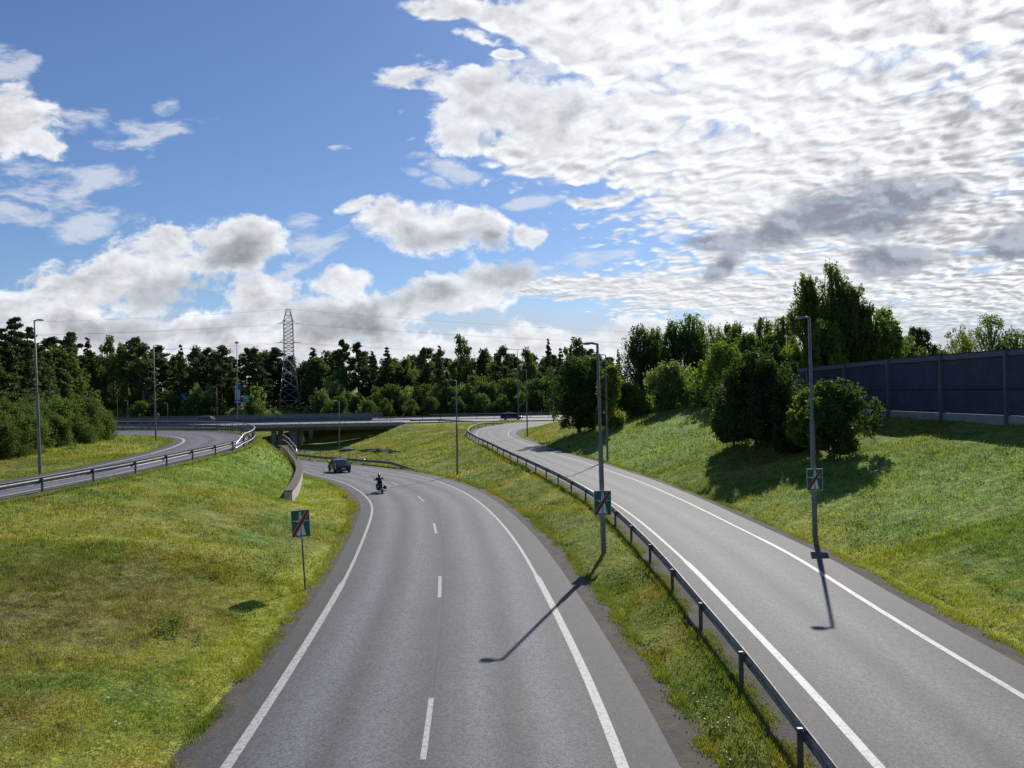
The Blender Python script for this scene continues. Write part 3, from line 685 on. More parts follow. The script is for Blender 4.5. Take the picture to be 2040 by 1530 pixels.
# ------------------------------------------------------------------ guardrails and handrails
def pathlen(P): return np.r_[0,np.cumsum(np.linalg.norm(np.diff(P,axis=0),axis=1))]
def at(P,d,s): return np.array([np.interp(s,d,P[:,k]) for k in range(P.shape[1])])
def sub(P,a,b_,ds=1.0):
    d=pathlen(P); s=np.linspace(a,b_,max(2,int((b_-a)/ds)+1)); return np.stack([np.interp(s,d,P[:,k]) for k in range(P.shape[1])],1)
def s_at_y(P,yv):
    d=pathlen(P); return float(np.interp(yv,P[:,1],d))
WP=[(0,.74),(.035,.735),(.05,.70),(.04,.66),(.0,.62),(-.005,.585),(.0,.55),(.04,.51),(.05,.47),(.035,.435),(0,.43)]
def guardrail(P,side,label,group='steel guardrails along the roads',space=4.0,h=0.0,mats=('steel','postdark'),lowends=(False,False),s_off=0.0,hscale=1.0):
    """P: foot of the posts; side=+1 when the road lies to the right of travel"""
    d=pathlen(P); L=d[-1]; Q=sub(P,0,L,1.0); n=normals(Q)
    e=empty('guardrail',tuple(P[0]),0,label,'guardrail',group); o0=np.array(P[0])
    mb=MB(); rg=[]
    for k in range(len(Q)):
        s=L*k/(len(Q)-1); low=0.0
        if lowends[0]: low=max(low,1-min(1,s/9))
        if lowends[1]: low=max(low,1-min(1,(L-s)/9))
        rg.append([Q[k]-o0+np.array((n[k,0]*side*(.09+a),n[k,1]*side*(.09+a),hh*hscale+h-low*.60)) for a,hh in WP])
    mb.rings(rg,closed=False,caps=False)
    mb.rings([[p-np.array((n[k,0]*side*.006,n[k,1]*side*.006,0)) for p in r] for k,r in enumerate(rg)],closed=False,caps=False)
    mb.build('beam',M[mats[0]],e,smooth=True)
    s=space*.5+s_off; first=None; c=0
    while s<L and c<100:
        p=at(P,d,s)-o0; t=at(P,d,min(L,s+.3))-at(P,d,max(0,s-.3)); rz=math.atan2(t[1],t[0])
        low=0.0
        if lowends[0]: low=max(low,1-min(1,s/9))
        if lowends[1]: low=max(low,1-min(1,(L-s)/9))
        hh=.74*hscale+h-low*.6
        if hh>.2:
            pb=MB(); pb.box((0,0,hh/2-.15),(.05,.032,hh/2+.12)); nn=np.array((math.sin(rz),-math.cos(rz)))*side
            pb.box((nn[0]*.055,nn[1]*.055,hh-.17),(.045,.045,.10),0)
            po=pb.build('post',M[mats[1]],e) if first is None else None
            if po is None: po=first.copy(); COL.objects.link(po); po.parent=e
            if first is None:
                first=po
            po.location=tuple(p); po.rotation_euler=(0,0,rz) if False else (0,0,0)
            c+=1
        s+=space
    return e
def handrail(P,label,group,heights=(1.12,.62),space=2.0,rad=.03,mats=('railwhite','postdark'),dropstart=0,dropend=0,cat='handrail'):
    d=pathlen(P); L=d[-1]; Q=sub(P,0,L,.8); o0=np.array(P[0]); e=empty('handrail',tuple(P[0]),0,label,cat,group)
    for hh in heights:
        mb=MB(); pts=[]
        for k in range(len(Q)):
            s=L*k/(len(Q)-1); f=1.0
            if dropstart: f=min(f,.35+.65*min(1,s/dropstart))
            if dropend: f=min(f,.35+.65*min(1,(L-s)/dropend))
            pts.append(Q[k]-o0+np.array((0,0,hh*f)))
        mb.tube(pts,rad,6); mb.build('rail',M[mats[0]],e,smooth=True)
    s=dropstart; first=None; c=0
    while s<=L-dropend and c<100:
        p=at(P,d,s)-o0
        if first is None:
            pb=MB(); pb.box((0,0,heights[0]/2-.05),(.028,.028,heights[0]/2+.05)); first=pb.build('post',M[mats[1]],e); po=first
        else: po=first.copy(); COL.objects.link(po); po.parent=e
        po.location=tuple(p); s+=space; c+=1
    return e
# right ramp guardrail (travels towards the bend); road is on its right
P=offset(RL,-1.42); a=s_at_y(P[:len(P)//2],4.0); 
dP=pathlen(P); jj=np.argmax(P[:,1]>134); 
# end where the line passes the far end of the bend
far_i=[i for i in range(len(P)) if P[i,0]>-2 and P[i,1]>132]
rr_end=dP[far_i[0]] if far_i else dP[-1]*.7
guardrail(sub(P,a,rr_end,.7),1,'long dark guardrail between the motorway and the right ramp',lowends=(False,True))
P=offset(LO,1.05); i0=np.argmin(abs(P[:,0]+36)+abs(P[:,1]-30)); dP=pathlen(P)
i_far=[i for i in range(len(P)) if P[i,1]>92 and P[i,0]<-75]; e_=dP[i_far[0]] if i_far else dP[-1]
guardrail(sub(P,max(0,dP[i0]-6),e_,.7),-1,'guardrail round the outside of the loop ramp on the left bank')
i_h=np.argmin(abs(P[:,1]-62)+(P[:,0]<-40)*100); 
handrail(sub(offset(LO,1.22),dP[i_h],e_,.7),'tall pale handrail curving round the outer bend of the loop ramp','handrails',heights=(1.15,.35),space=2.2,rad=.045,dropstart=3.5)
# motorway right guardrail by the bridge, then its handrail
P=offset(MR,2.3); P[:,2]=[zg(a_,b_) for a_,b_ in P[:,:2]]
a=s_at_y(P,80); c_=s_at_y(P,140)
guardrail(sub(P,a,c_,.7),-1,'guardrail right of the motorway leading towards the bridge',lowends=(True,False))
P2=offset(MR,2.75); P2[:,2]=[zg(a_,b_) for a_,b_ in P2[:,:2]]
handrail(sub(P2,s_at_y(P2,96),s_at_y(P2,138),.7),'straight handrail behind the guardrail near the underpass','handrails',heights=(1.25,.8),space=2.6,rad=.035,dropstart=3)
P=offset(ML,-1.0); P[:,2]=[zg(a_,b_) for a_,b_ in P[:,:2]]
guardrail(sub(P,s_at_y(P,79),s_at_y(P,140),.7),1,'short guardrail left of the motorway beside the retaining wall',lowends=(True,False))
# cross road guardrails
def straight(x0,x1,yv,z=ZX): return np.array([(x_,yv,z) for x_ in np.linspace(x0,x1,max(3,int(abs(x1-x0)/2)))],float)
guardrail(straight(-21,-7,153.9,.15),-1,'short guardrail on the grass edge right of the bridge end',lowends=(False,True))
guardrail(straight(-30,150,167.2),-1,'median guardrail of the cross road behind the dark estate car',space=4)
guardrail(straight(-20,150,180.6,.22),-1,'far guardrail of the cross road at the foot of the hedge')

# ------------------------------------------------------------------ bridge
br=empty('bridge',(-60,YA0,ZX),0,'long concrete road bridge carrying the cross road over the motorway','bridge')
def bpart(name,mb,m_,label=None):
    o=mb.build(name,m_,br); o.location=(60,-YA0,-ZX)
    if label: o['label']=label
    return o
Lb=(BX1-BX0)/2; cx=(BX0+BX1)/2
def fromUV(o,w):
    me=o.data; ul=me.uv_layers.new(name='UVMap')
    for lp in me.loops:
        v=me.vertices[lp.vertex_index].co; ul.data[lp.index].uv=(v.y-w,v.x)
for (y0,y1) in ((YA0,YA1),(YB0,YB1)):
    mb=MB(); mb.box((cx,(y0+y1)/2,ZX-.25),(Lb,(y1-y0)/2-.45,.25)); o=bpart('deck',mb,M['asph_deck']); fromUV(o,y0)
    for yy_ in (y0+.2,y1-.2):
        mb=MB(); mb.box((cx,yy_,ZX-.24),(Lb,.25,.36)); bpart('edge_beam',mb,M['concrete'])
    mb=MB(); mb.rings([[(x_,y0+1.1,ZX-.5),(x_,y1-1.1,ZX-.5),(x_,y1-2.6,ZX-1.45),(x_,y0+2.6,ZX-1.45)] for x_ in (BX0-.4,BX1+.4)]); bpart('girder',mb,M['concrete'])
for xp in (-50.3,-45.8,-72):
    for ym in (158.5,163,171,176):
        mb=MB(); zb=zg(xp,ym)-.6; mb.tube([(xp,ym,zb),(xp,ym,ZX-1.43)],.55 if xp<-44 else .5,14); bpart('pier',mb,M['concrete'])
for xa,sgn in ((BX1,1),(BX0,-1)):
    mb=MB(); mb.box((xa+sgn*.5,(YA0+YB1)/2,-1.5),(.5,(YB1-YA0)/2-.3,1.2)); bpart('abutment',mb,M['concrete'])
# railing along the near edge, panelled barriers along the middle and far side
def bridge_rail(yv,hs,label):
    e=handrail(straight(BX0,-24,yv,ZX+.12),label,'railings on the bridge',heights=hs,space=2.35,rad=.035,mats=('postdark','postdark'),cat='railing'); return e
bridge_rail(YA0+.2,(1.15,.78,.42),'near side steel railing with open bars on the bridge')
def panelbarrier(x0,x1,yv,label,h=1.25):
    e=empty('barrier',(x0,yv,ZX),0,label,'barrier','blue grey barriers on the bridge')
    L=x1-x0; mb=MB(); mb.box((L/2,0,.62),(L/2,.02,.34)); mb.build('panel',M['barrier'],e)
    mb=MB(); mb.box((L/2,0,h),(L/2,.05,.045)); mb.box((L/2,-.03,.22),(L/2,.04,.06)); mb.box((L/2,0,1.05),(L/2,.03,.03)); mb.build('rail',M['steel'],e)
    first=None; n=min(98,int(L/2.0))
    for k in range(n+1):
        if first is None:
            mb=MB(); mb.box((0,.04,h/2),(.035,.035,h/2)); first=mb.build('post',M['postdark'],e); po=first
        else: po=first.copy(); COL.objects.link(po); po.parent=e
        po.location=(L*k/n,0,0)
    return e
panelbarrier(-165,-31,YA1+.15,'blue grey panel barrier between the two carriageways of the bridge',1.3)
panelbarrier(-165,-31,YB1-.3,'blue grey panel barrier along the far side of the bridge',1.25)
handrail(straight(-165,-101,YA0+.2,ZX),'open railing left of the bridge behind the loop ramp','railings on the bridge',heights=(1.1,.7),space=2.4,rad=.035,mats=('steel','postdark'),cat='railing')

# ------------------------------------------------------------------ retaining wall
w=empty('retaining_wall',tuple(WALL[0]*np.array((1,1,0))),0,'curved concrete retaining wall with stepped near end beside the motorway','wall')
o0=np.array((WALL[0,0],WALL[0,1],0.)); n_=normals(WALL); rg=[];rg2=[]
for k,p in enumerate(WALL):
    a_=np.array((n_[k,0],n_[k,1],0)); l_=p-a_*.26-o0; r_=p+a_*.26-o0; zb=min(zg(*(p[:2]+n_[k]*.8)),-.2)-.7
    rg.append([(l_[0],l_[1],zb),(r_[0],r_[1],zb),(r_[0],r_[1],p[2]-.10),(l_[0],l_[1],p[2]-.10)])
    l2=p-a_*.29-o0; r2=p+a_*.285-o0
    rg2.append([(l2[0],l2[1],p[2]-.098),(r2[0],r2[1],p[2]-.098),(r2[0],r2[1],p[2]),(l2[0],l2[1],p[2])])
mb=MB(); mb.rings(rg); mb.build('wall_body',M['concrete_wall'],w)
mb=MB(); mb.rings(rg2); mb.build('coping',M['coping'],w)
i_=np.argmax(WALL[:,1]>74)
handrail(WALL[i_:]+np.array((0,0,0)),'curved pale handrail on top of the retaining wall','handrails',heights=(1.25,.7),space=1.6,rad=.04,mats=('railwhite','postdark'),dropstart=1.2)
ORD=['first','second','third','fourth','fifth','sixth','seventh','eighth','ninth','tenth','eleventh','twelfth','thirteenth','fourteenth','fifteenth','sixteenth','seventeenth','eighteenth','nineteenth','twentieth','twenty-first','twenty-second']
# stones on the bank behind the wall
for k in range(14):
    i=i_+int((len(WALL)-1-i_)*k/13); p=WALL[i]; r_=.18+.14*random.random()
    bm=bmesh.new(); bmesh.ops.create_icosphere(bm,subdivisions=2,radius=r_)
    for v in bm.verts: v.co=v.co*(1+.25*(random.random()-.5)); v.co.z*=.7
    me=bpy.data.meshes.new('stone'); bm.to_mesh(me); bm.free(); o=link_mesh('stone',me,M['rock'])
    px_=p[0]-n_[i,0]*.62+random.uniform(-.1,.1); py_=p[1]-n_[i,1]*.62; o.location=(px_,py_,zg(px_,py_)+r_*.35)
    tag(o,'%s pale stone, counted from the near end of the row behind the retaining wall handrail'%ORD[k],'stone','stones behind the retaining wall')

# ------------------------------------------------------------------ noise barrier on the hill
def noisewall():
    Ys=[92-5.05*k for k in range(17)]
    Ys=[52.9+ (42.8-52.9)/2*k for k in range(-4,9)]
    e=empty('noise_barrier',(wallx(52.9),52.9,5),0,'long dark blue noise barrier with pale posts on top of the hill','noise barrier')
    o0=np.array((wallx(52.9),52.9,5.0))
    top=lambda Y: np.interp(Y,[10,42.8,54.5,65,95],[10.0,9.22,9.03,8.63,8.2]); bot=lambda Y: np.interp(Y,[10,42.8,54,110],[5.3,5.1,5.04,4.8])
    for k in range(len(Ys)-1):
        ya,yb=Ys[k],Ys[k+1]; A=np.array((wallx(ya),ya,0)); B=np.array((wallx(yb),yb,0)); d=(B-A)/np.linalg.norm(B-A); nrm=np.array((-abs(d[1]),d[0]*np.sign(d[1]) if d[1] else 0,0)); nrm=np.array((d[1],-d[0],0)); 
        if nrm[0]>0: nrm=-nrm
        A2=A+d*.12; B2=B-d*.12
        ribs=44; mb=MB(); ring=[]
        for i in range(ribs+1):
            t=i/ribs; p=A2*(1-t)+B2*t; yy_=p[1]; off=nrm*(.035 if i%2 else 0.0)
            ring.append([tuple(p+off+np.array((0,0,bot(yy_)+.42))-o0),tuple(p+off+np.array((0,0,top(yy_)-.32))-o0)])
        mb.rings(ring,closed=False,caps=False)
        pn=mb.build('panel',M['wallblue'],e)
        mb=MB()
        for off,za,zb in ((.05,.36,.43),(.05,-.30,-.24)): pass
        # middle joint, frame rails
        for zf in (lambda Y:bot(Y)+.44, lambda Y:(bot(Y)+top(Y))/2-.15, lambda Y:top(Y)-.34):
            for q0,q1 in ((A2,B2),):
                mb.tube([tuple(q0+nrm*.045+np.array((0,0,zf(q0[1])))-o0),tuple(q1+nrm*.045+np.array((0,0,zf(q1[1])))-o0)],.03,4)
        mb.build('frame',M['walldark'],e)
        mb=MB(); 
        mb.rings([[tuple(p+nrm*s_+np.array((0,0,h_(p[1])))-o0) for s_,h_ in ((.07,lambda Y:bot(Y)-.5),(.07,lambda Y:bot(Y)+.40),(-.1,lambda Y:bot(Y)+.40),(-.1,lambda Y:bot(Y)-.5))] for p in (A2,B2)]); mb.build('plinth',M['concrete'],e)
        mb=MB(); mb.rings([[tuple(p+nrm*s_+np.array((0,0,h_(p[1])))-o0) for s_,h_ in ((.05,lambda Y:top(Y)-.30),(.05,lambda Y:top(Y)),(-.1,lambda Y:top(Y)),(-.1,lambda Y:top(Y)-.30))] for p in (A2,B2)]); mb.build('top_band',M['wallband'],e)
        mb=MB(); mb.rings([[tuple(p+nrm*s_+np.array((0,0,top(p[1])+h_))-o0) for s_,h_ in ((.09,.003),(.09,.05),(-.14,.05),(-.14,.003))] for p in (A2-d*.1,B2+d*.1)]); mb.build('cap',M['walldark'],e)
    for Y in Ys:
        p=np.array((wallx(Y),Y,0)); mb=MB(); mb.box(tuple(p+np.array((-.02,0,(top(Y)+bot(Y))/2-.2))-o0),(.12,.11,(top(Y)-bot(Y))/2+.2)); mb.build('post',M['wallpost'],e)
    mb=MB()   # pale scrawl of paint low on the far end
    for (s,hh,ln) in ((0,1.7,.5),(.35,2.0,.45),(.6,1.55,.5)):
        Y=63.5-s; p=np.array((wallx(Y)-.09,Y,bot(Y)+hh))-o0; q_=np.array((wallx(Y-ln)-.09,Y-ln,bot(Y)+hh+.35))-o0; mb.tube([tuple(p),tuple((p+q_)/2+np.array((-.0,0,.15))),tuple(q_)],.05,4)
    mb.build('graffiti',M['signwhite'],e)
M['wallblue']=mat('dark blue barrier cladding',(.048,.058,.098),.7,.1,noise=(1.2,.2)); M['walldark']=mat('dark barrier frame',(.02,.022,.03),.7)
M['wallband']=mat('grey blue barrier band',(.10,.115,.16),.6,noise=(1.5,.15)); M['wallpost']=mat('grey barrier posts',(.105,.115,.14),.6,.3)
noisewall()

# ------------------------------------------------------------------ street lamps
def lamp(X,Y,h,arm,armdir,label,style='flat',r0=.10,zb=None,lean=(0,0),group='street lamps beside the roads'):
    z0=zg(X,Y) if zb is None else zb
    e=empty('street_lamp',(X,Y,z0),0,label,'street lamp',group)
    e.rotation_euler=(lean[0],lean[1],0)
    mb=MB(); mb.tube([(0,0,-.3),(0,0,.02),(0,0,h*.52),(0,0,h*.52+.12),(0,0,h)],[r0,r0,r0*.92,r0*.62,r0*.5],10); mb.build('pole',M['polemetal'],e,smooth=True)
    if style!='mast':
        mb=MB(); mb.box((0,0,.45),(r0*.55,r0*1.06,.22)); mb.build('service_door',M['steel'],e)
    ax=armdir
    if style=='flat':
        mb=MB(); mb.tube([(0,0,h-.05),(ax*.05,0,h-.02),(ax*arm*.35,0,h+.01)],r0*.45,8); mb.build('arm',M['polemetal'],e,smooth=True)
        mb=MB(); c=ax*(arm*.35+arm*.33)
        mb.rings([[(c+ax*s_*arm*.34,w_,zz_+h+.01) for w_,zz_ in ((-ww,-.04),(ww,-.04),(ww*.8,.05*k_),(-ww*.8,.05*k_))] for s_,ww,k_ in ((-1,.07,1),(-.5,.14,1),(.6,.15,.8),(1,.10,.3))])
        hd=mb.build('lamp_head',M['lamphead'],e)
        mb=MB(); mb.box((c+ax*.05,0,h-.045),(arm*.2,.10,.008)); mb.build('lens',M['lens'],hd)
    elif style=='old':
        mb=MB(); mb.tube([(0,0,h-.1),(ax*.05,0,h+.05),(ax*.25,0,h+.14),(ax*arm*.5,0,h+.17)],.035,8); mb.build('arm',M['polemetal'],e,smooth=True)
        mb=MB(); rg=[]
        for t in np.linspace(0,1,7):
            rr=.16*math.sin(math.pi*min(1,.12+.8*t))**.6; xx=ax*(arm*.45+t*.62)
            rg.append([(xx,rr*math.cos(a_),h+.16+rr*.5*math.sin(a_)) for a_ in np.linspace(0,2*math.pi,9)[:-1]])
        mb.rings(rg); hd=mb.build('lamp_head',M['lens'],e,smooth=True)
    elif style=='double':
        for sgn in (-1,1):
            mb=MB(); mb.tube([(0,0,h-.05),(sgn*arm,0,h+.05)],.05,6); mb.build('arm',M['polemetal'],e)
            mb=MB(); mb.box((sgn*(arm+.35),0,h+.06),(.38,.15,.06)); mb.build('lamp_head',M['lamphead'],e)
    elif style=='mast':
        mb=MB(); rg=[[(rr*math.cos(a_),rr*math.sin(a_),h+z_) for a_ in np.linspace(0,2*math.pi,11)[:-1]] for rr,z_ in ((.08,-.1),(.38,.0),(.42,.25),(.1,.45))]; mb.rings(rg); mb.build('lamp_head',M['lamphead'],e)
    return e
def lp(pxb,D,pytop,arm,d_,label,style='flat',r0=.10,pyb=None,pxt=None):
    if pyb is not None:
        p=ud(pxb,pyb,D)
    else: p=ud(pxb,800,D)
    z0=zg(p[0],p[1]); xt=pxt if pxt is not None else pxb
    t=ud(xt,pytop,D); h=t[2]-z0
    lean=(0,math.atan2(t[0]-p[0],h))
    return lamp(p[0],p[1],h,arm,d_,label,style,r0,lean=lean)
lp(1203.5,33.2,684,.62,-1,'tall grey street lamp carrying a green sign in the grass median',pyb=1130,pxt=1190,r0=.115)
lp(1624,34.2,632,.6,-1,'tall grey street lamp carrying a green sign on the right verge',pyb=1070,pxt=1612,r0=.115)
lp(911.3,72.0,758,.9,-1,'thin street lamp on the verge right of the motorway bend',pyb=948,pxt=908.7,r0=.10)
lp(1210.4,70.5,707,.6,-1,'thin street lamp on the hill side just right of the median lamp',pyb=918,pxt=1206.5,r0=.10)
lp(1050.7,110,737,.8,-1,'thin street lamp on the grass inside the right ramp bend',pyb=872,pxt=1048.5,r0=.10)
lp(1103,141,736,.9,-1,'street lamp with a small red sign at the top of the right ramp',pyb=841,pxt=1100.4,r0=.10)
lp(79.7,48.4,638,.55,1,'street lamp on the verge inside the loop ramp at the far left',pyb=942,pxt=68.5,r0=.10)
lp(310.6,79.0,688,.6,1,'street lamp on the grass tip inside the loop ramp bend',pyb=877.5,pxt=305.9,r0=.09)
lp(676.2,134,800,1.0,-1,'older curved-arm street lamp standing before the bridge',style='old',pyb=908,pxt=675.3,r0=.11)
lp(892,195,757,.9,1,'slim street lamp beyond the cross road, left of the motorway bend lamp',style='old',pyb=826)
lp(1032.9,186,696,1.6,1,'tall double-armed street lamp behind the dark estate car',style='double',pyb=821,pxt=1030.4,r0=.15)
lp(472.4,167.2,684,1,1,'tall mast light in the middle of the bridge barrier',style='mast',pyb=835,pxt=471.6,r0=.14)
for px_,top,D,st,lb in ((233.2,775,192,'old','distant curved-arm lamp, tallest of the pair left of the loop ramp lamp'),(254.4,799,196,'old','distant short lamp low between the loop ramp lamp and the bushes'),(253,779,206,'old','distant lamp before the dark noise shed'),
    (333.8,804,197,'old','distant short lamp just right of the loop ramp lamp'),(431.7,772,193,'old','distant curved-arm lamp left of the tall blue sign'),(357,746,220,'old','distant lamp before the dark pines right of the shed'),
    (173,739,205,'old','distant lamp above the bushes at the far left'),(652.7,762,222,'old','distant lamp in front of the willow bushes right of the pylon')):
    lp(px_,D,top,.8,-1,lb,style=st,r0=.08)

# ------------------------------------------------------------------ motorway end signs
def sign(loc,w,h,label,post=0.0,rz=0,lamprad=0):
    e=empty('road_sign',loc,rz,label,'road sign','green end-of-motorway signs')
    mb=MB(); mb.box((0,0,0),(w/2,.012,h/2)); mb.build('panel',M['signwhite'],e,bevel=.01)
    y=-.0145; b_=.022*w/.74
    def poly(name,pts,m_,yy_):
        mb=MB(); mb.face([(px_*w/2,yy_,pz_*h/2) for px_,pz_ in pts]); mb.face([(px_*w/2,yy_+.0008,pz_*h/2) for px_,pz_ in reversed(pts)]); return mb.build(name,m_,e)
    bx=1-2*b_/w; bz=1-2*b_/h
    poly('green_field',[(-bx,-bz),(bx,-bz),(bx,bz),(-bx,bz)],M['signgreen'],y)
    y2=y-.002
    mb=MB()
    def f(pts): mb.face([(a_*w/2,y2,c_*h/2) for a_,c_ in pts])
    f([(-.46,-.86),(-.06,-.86),(-.035,.07),(-.21,.07)]); f([(.06,-.86),(.50,-.86),(.23,.07),(.035,.07)])
    f([(-.18,.27),(-.03,.27),(-.03,.88),(-.10,.88)]); f([(.03,.27),(.18,.27),(.10,.88),(.03,.88)])
    f([(-.86,.185),(.86,.185),(.86,.23),(-.86,.23)]); f([(-.42,.12),(-.30,.12),(-.24,.185),(-.42,.185)]); f([(.30,.12),(.42,.12),(.42,.185),(.24,.185)])
    mb.build('motorway_symbol',M['signwhite'],e)
    def band(t,yy_,name,m_):
        poly(name,[(-bx,-bz),(-bx+t,-bz),(bx,bz-t*w/h*1.0),(bx,bz),(bx-t,bz),(-bx,-bz+t*w/h*1.0)],m_,yy_)
    band(.30,y2-.0015,'stripe_edge',M['signwhite']); band(.26,y2-.003,'red_stripe',M['signred'])
    mb=MB(); mb.box((0,.016,h*.3),(w*.42,.01,.02)); mb.box((0,.016,-h*.3),(w*.42,.01,.02))
    if lamprad:
        for zc in (h*.3,-h*.3): mb.tube([(-lamprad,.03,zc),(-lamprad*.9,lamprad*1.6,zc),(0,lamprad*2.3,zc),(lamprad*.9,lamprad*1.6,zc),(lamprad,.03,zc)],.008,4)
    mb.build('bracket',M['steel'],e)
    if post:
        mb=MB(); mb.tube([(0,.055,-post),(0,.055,h/2+.03)],.032,10); mb.build('post',M['polemetal'],e,smooth=True)
    return e
p=ud(599,1043,29.3); g_=zg(p[0],p[1]); s1=sign((p[0],p[1],p[2]),.72,1.06,'green end-of-motorway sign on its own thin post on the left verge',post=p[2]-g_+.3,rz=R_(4)); s1.rotation_euler=(0,R_(-2.6),R_(6))
p=ud(1200.2,1001.5,33.05); sign((p[0],p[1]-.06,p[2]),.76,1.08,'green end-of-motorway sign fixed to the lamp in the grass median',lamprad=.11)
p=ud(1622,955,34.05); sign((p[0],p[1]-.06,p[2]),.72,.98,'green end-of-motorway sign fixed to the lamp on the right verge',lamprad=.11)

# ------------------------------------------------------------------ distant signs
def farsign(loc,w,h,m_,rows,label,posts=2,ph=2.5,group=None,top=None):
    e=empty('direction_sign',loc,0,label,'road sign',group)
    mb=MB(); mb.box((0,0,h/2),(w/2,.04,h/2)); mb.build('panel',m_,e)
    for (x0,z0,x1,z1,mm) in rows:
        mb=MB(); mb.box(((x0+x1)/2*w,-.045,(z0+z1)/2*h),(abs(x1-x0)/2*w,.006,abs(z1-z0)/2*h)); mb.build('text_row' if mm!='block' else 'white_field',M['signwhite'] if mm!='dark' else M['signblue'],e)
    for sx in ([-.35,.35] if posts==2 else [0]):
        mb=MB(); mb.tube([(sx*w,.1,-ph),(sx*w,.1,h)],.06,6); mb.build('post',M['polemetal'],e)
    return e
D=208; p=ud(474,803,D); 
rows=[(-.44,.02,.42,.10,'t'),(-.42,.19,.36,.73,'block')]+[(-.36,.86,-.16,.96,'t'),(-.36,.77,-.12,.83,'t')]
e=farsign((p[0],p[1],p[2]),1.75,5.0,M['signblue'],rows,'tall blue and white information sign on the grass bank beyond the bridge',ph=p[2]-zg(p[0],p[1])+.3)
for k in range(7):
    mb=MB(); z_=.24*5+k*.36; mb.box((-.28+.1*random.random(),-.056,z_),(.32,.004,.05)); mb.box((.38,-.056,z_),(.14,.004,.05)); mb.build('text_row',M['signback'],e)
p=ud(490.5,802,D); farsign((p[0],p[1],p[2]),1.75,2.1,M['signturq'],[(-.38,.70,.30,.80,'t'),(-.34,.48,.36,.56,'t'),(-.16,.14,-.08,.34,'t'),(.06,.14,.12,.34,'t')],'small pale green sign beside the tall blue sign',ph=p[2]-zg(p[0],p[1])+.3)
p=ud(366,797,209); farsign((p[0],p[1],p[2]),1.5,1.9,M['signblue'],[(-.05,.3,.2,.36,'t'),(-.08,.3,-.02,.75,'t')],'small plain blue sign on the far bank',posts=1,ph=p[2]-zg(p[0],p[1])+.3)
p=ud(1103.5,822,140.6); e=empty('round_sign',(p[0],p[1],p[2]),0,'small round red sign on the lamp at the top of the right ramp','road sign')
mb=MB(); mb.cyl((0,0,0),(0,1,0),.33,.02,20); mb.build('disc',M['signred'],e)
mb=MB(); mb.cyl((0,-.012,0),(0,1,0),.22,.01,20); mb.build('face',mat('orange sign face',(.35,.08,.03),.5),e)
p=ud(310.8,828.5,78.7); e=empty('round_sign',(p[0],p[1],p[2]),0,'grey back of a round sign on the lamp inside the loop ramp bend','road sign')
mb=MB(); mb.cyl((0,.1,0),(0,1,0),.32,.02,20); mb.build('disc',M['signback'],e)
mb=MB(); mb.box((0,.07,0),(.12,.01,.02)); mb.build('bracket',M['steel'],e)

# marker posts
def marker(X,Y,label,h=1.0,z=None):
    e=empty('marker_post',(X,Y,zg(X,Y) if z is None else z),0,label,'marker post','thin marker posts')
    mb=MB(); mb.tube([(0,0,-.2),(0,0,h)],.035,6); mb.build('post',M['signwhite'],e); mb=MB(); mb.box((0,-.04,h*.86),(.03,.006,.08)); mb.build('reflector',M['postdark'],e)
p=un(645,951.5,-1.3); marker(p[0],p[1],'thin marker post at the kerb just left of the black car',1.05)
p=ud(901.5,892,95); marker(p[0],p[1],'thin marker post on the grass slope right of the motorway bend',.9)
for px_,lb in ((925,'left of the dark estate car behind the guardrail'),(968,'close left of the dark estate car'),(1073,'right of the estate car before the hedge'),(1079,'beside the taller stake before the hedge')):
    p=ud(px_,820,182); marker(p[0],p[1],'small white marker post '+lb,1.5 if px_==1079 else 1.1)

# ------------------------------------------------------------------ pylon and lines
PX,PY=ud(577,800,230)[0],230.0; PZ=zg(PX,PY)
py=empty('pylon',(PX,PY,PZ),R_(20),'grey steel lattice pylon standing in front of the pine wood','pylon')
lv_=[(0,3.1),(4.5,2.65),(9,2.2),(13.5,1.72),(17.5,1.22),(22,1.16),(26,1.12),(30,1.06)]
def hw(z_): return float(np.interp(z_,[0,17,28.2,31.6],[3.2,1.35,1.15,.42]))
def bar(mb,a,b_,r=.06): mb.tube([a,b_],r,4,cap=False)
mb=MB(); Ht=ud(575,616,230)[2]-PZ
zs=list(np.linspace(0,17,6))+list(np.linspace(18.4,Ht-3.6,9))+[Ht-1.8,Ht]
def hw(z_): return float(np.interp(z_,[0,17,Ht-3.8,Ht],[3.2,1.38,1.30,.55]))
cr_=[(-1,-1),(1,-1),(1,1),(-1,1)]
legs=MB()
for c_ in cr_:
    legs.tube([(c_[0]*hw(z_),c_[1]*hw(z_),z_-(.5 if z_==0 else 0)) for z_ in zs],.11,4)
legs.build('legs',M['pylon'],py)
br_=MB()
for i in range(len(zs)-1):
    a_,b2=zs[i],zs[i+1]
    for k in range(4):
        c0,c1=cr_[k],cr_[(k+1)%4]; A=(c0[0]*hw(a_),c0[1]*hw(a_),a_); B=(c1[0]*hw(b2),c1[1]*hw(b2),b2); C2=(c1[0]*hw(a_),c1[1]*hw(a_),a_); D2=(c0[0]*hw(b2),c0[1]*hw(b2),b2)
        bar(br_,A,B,.055); bar(br_,C2,D2,.055); bar(br_,D2,B,.045)
br_.build('bracing',M['pylon'],py)
att=[]
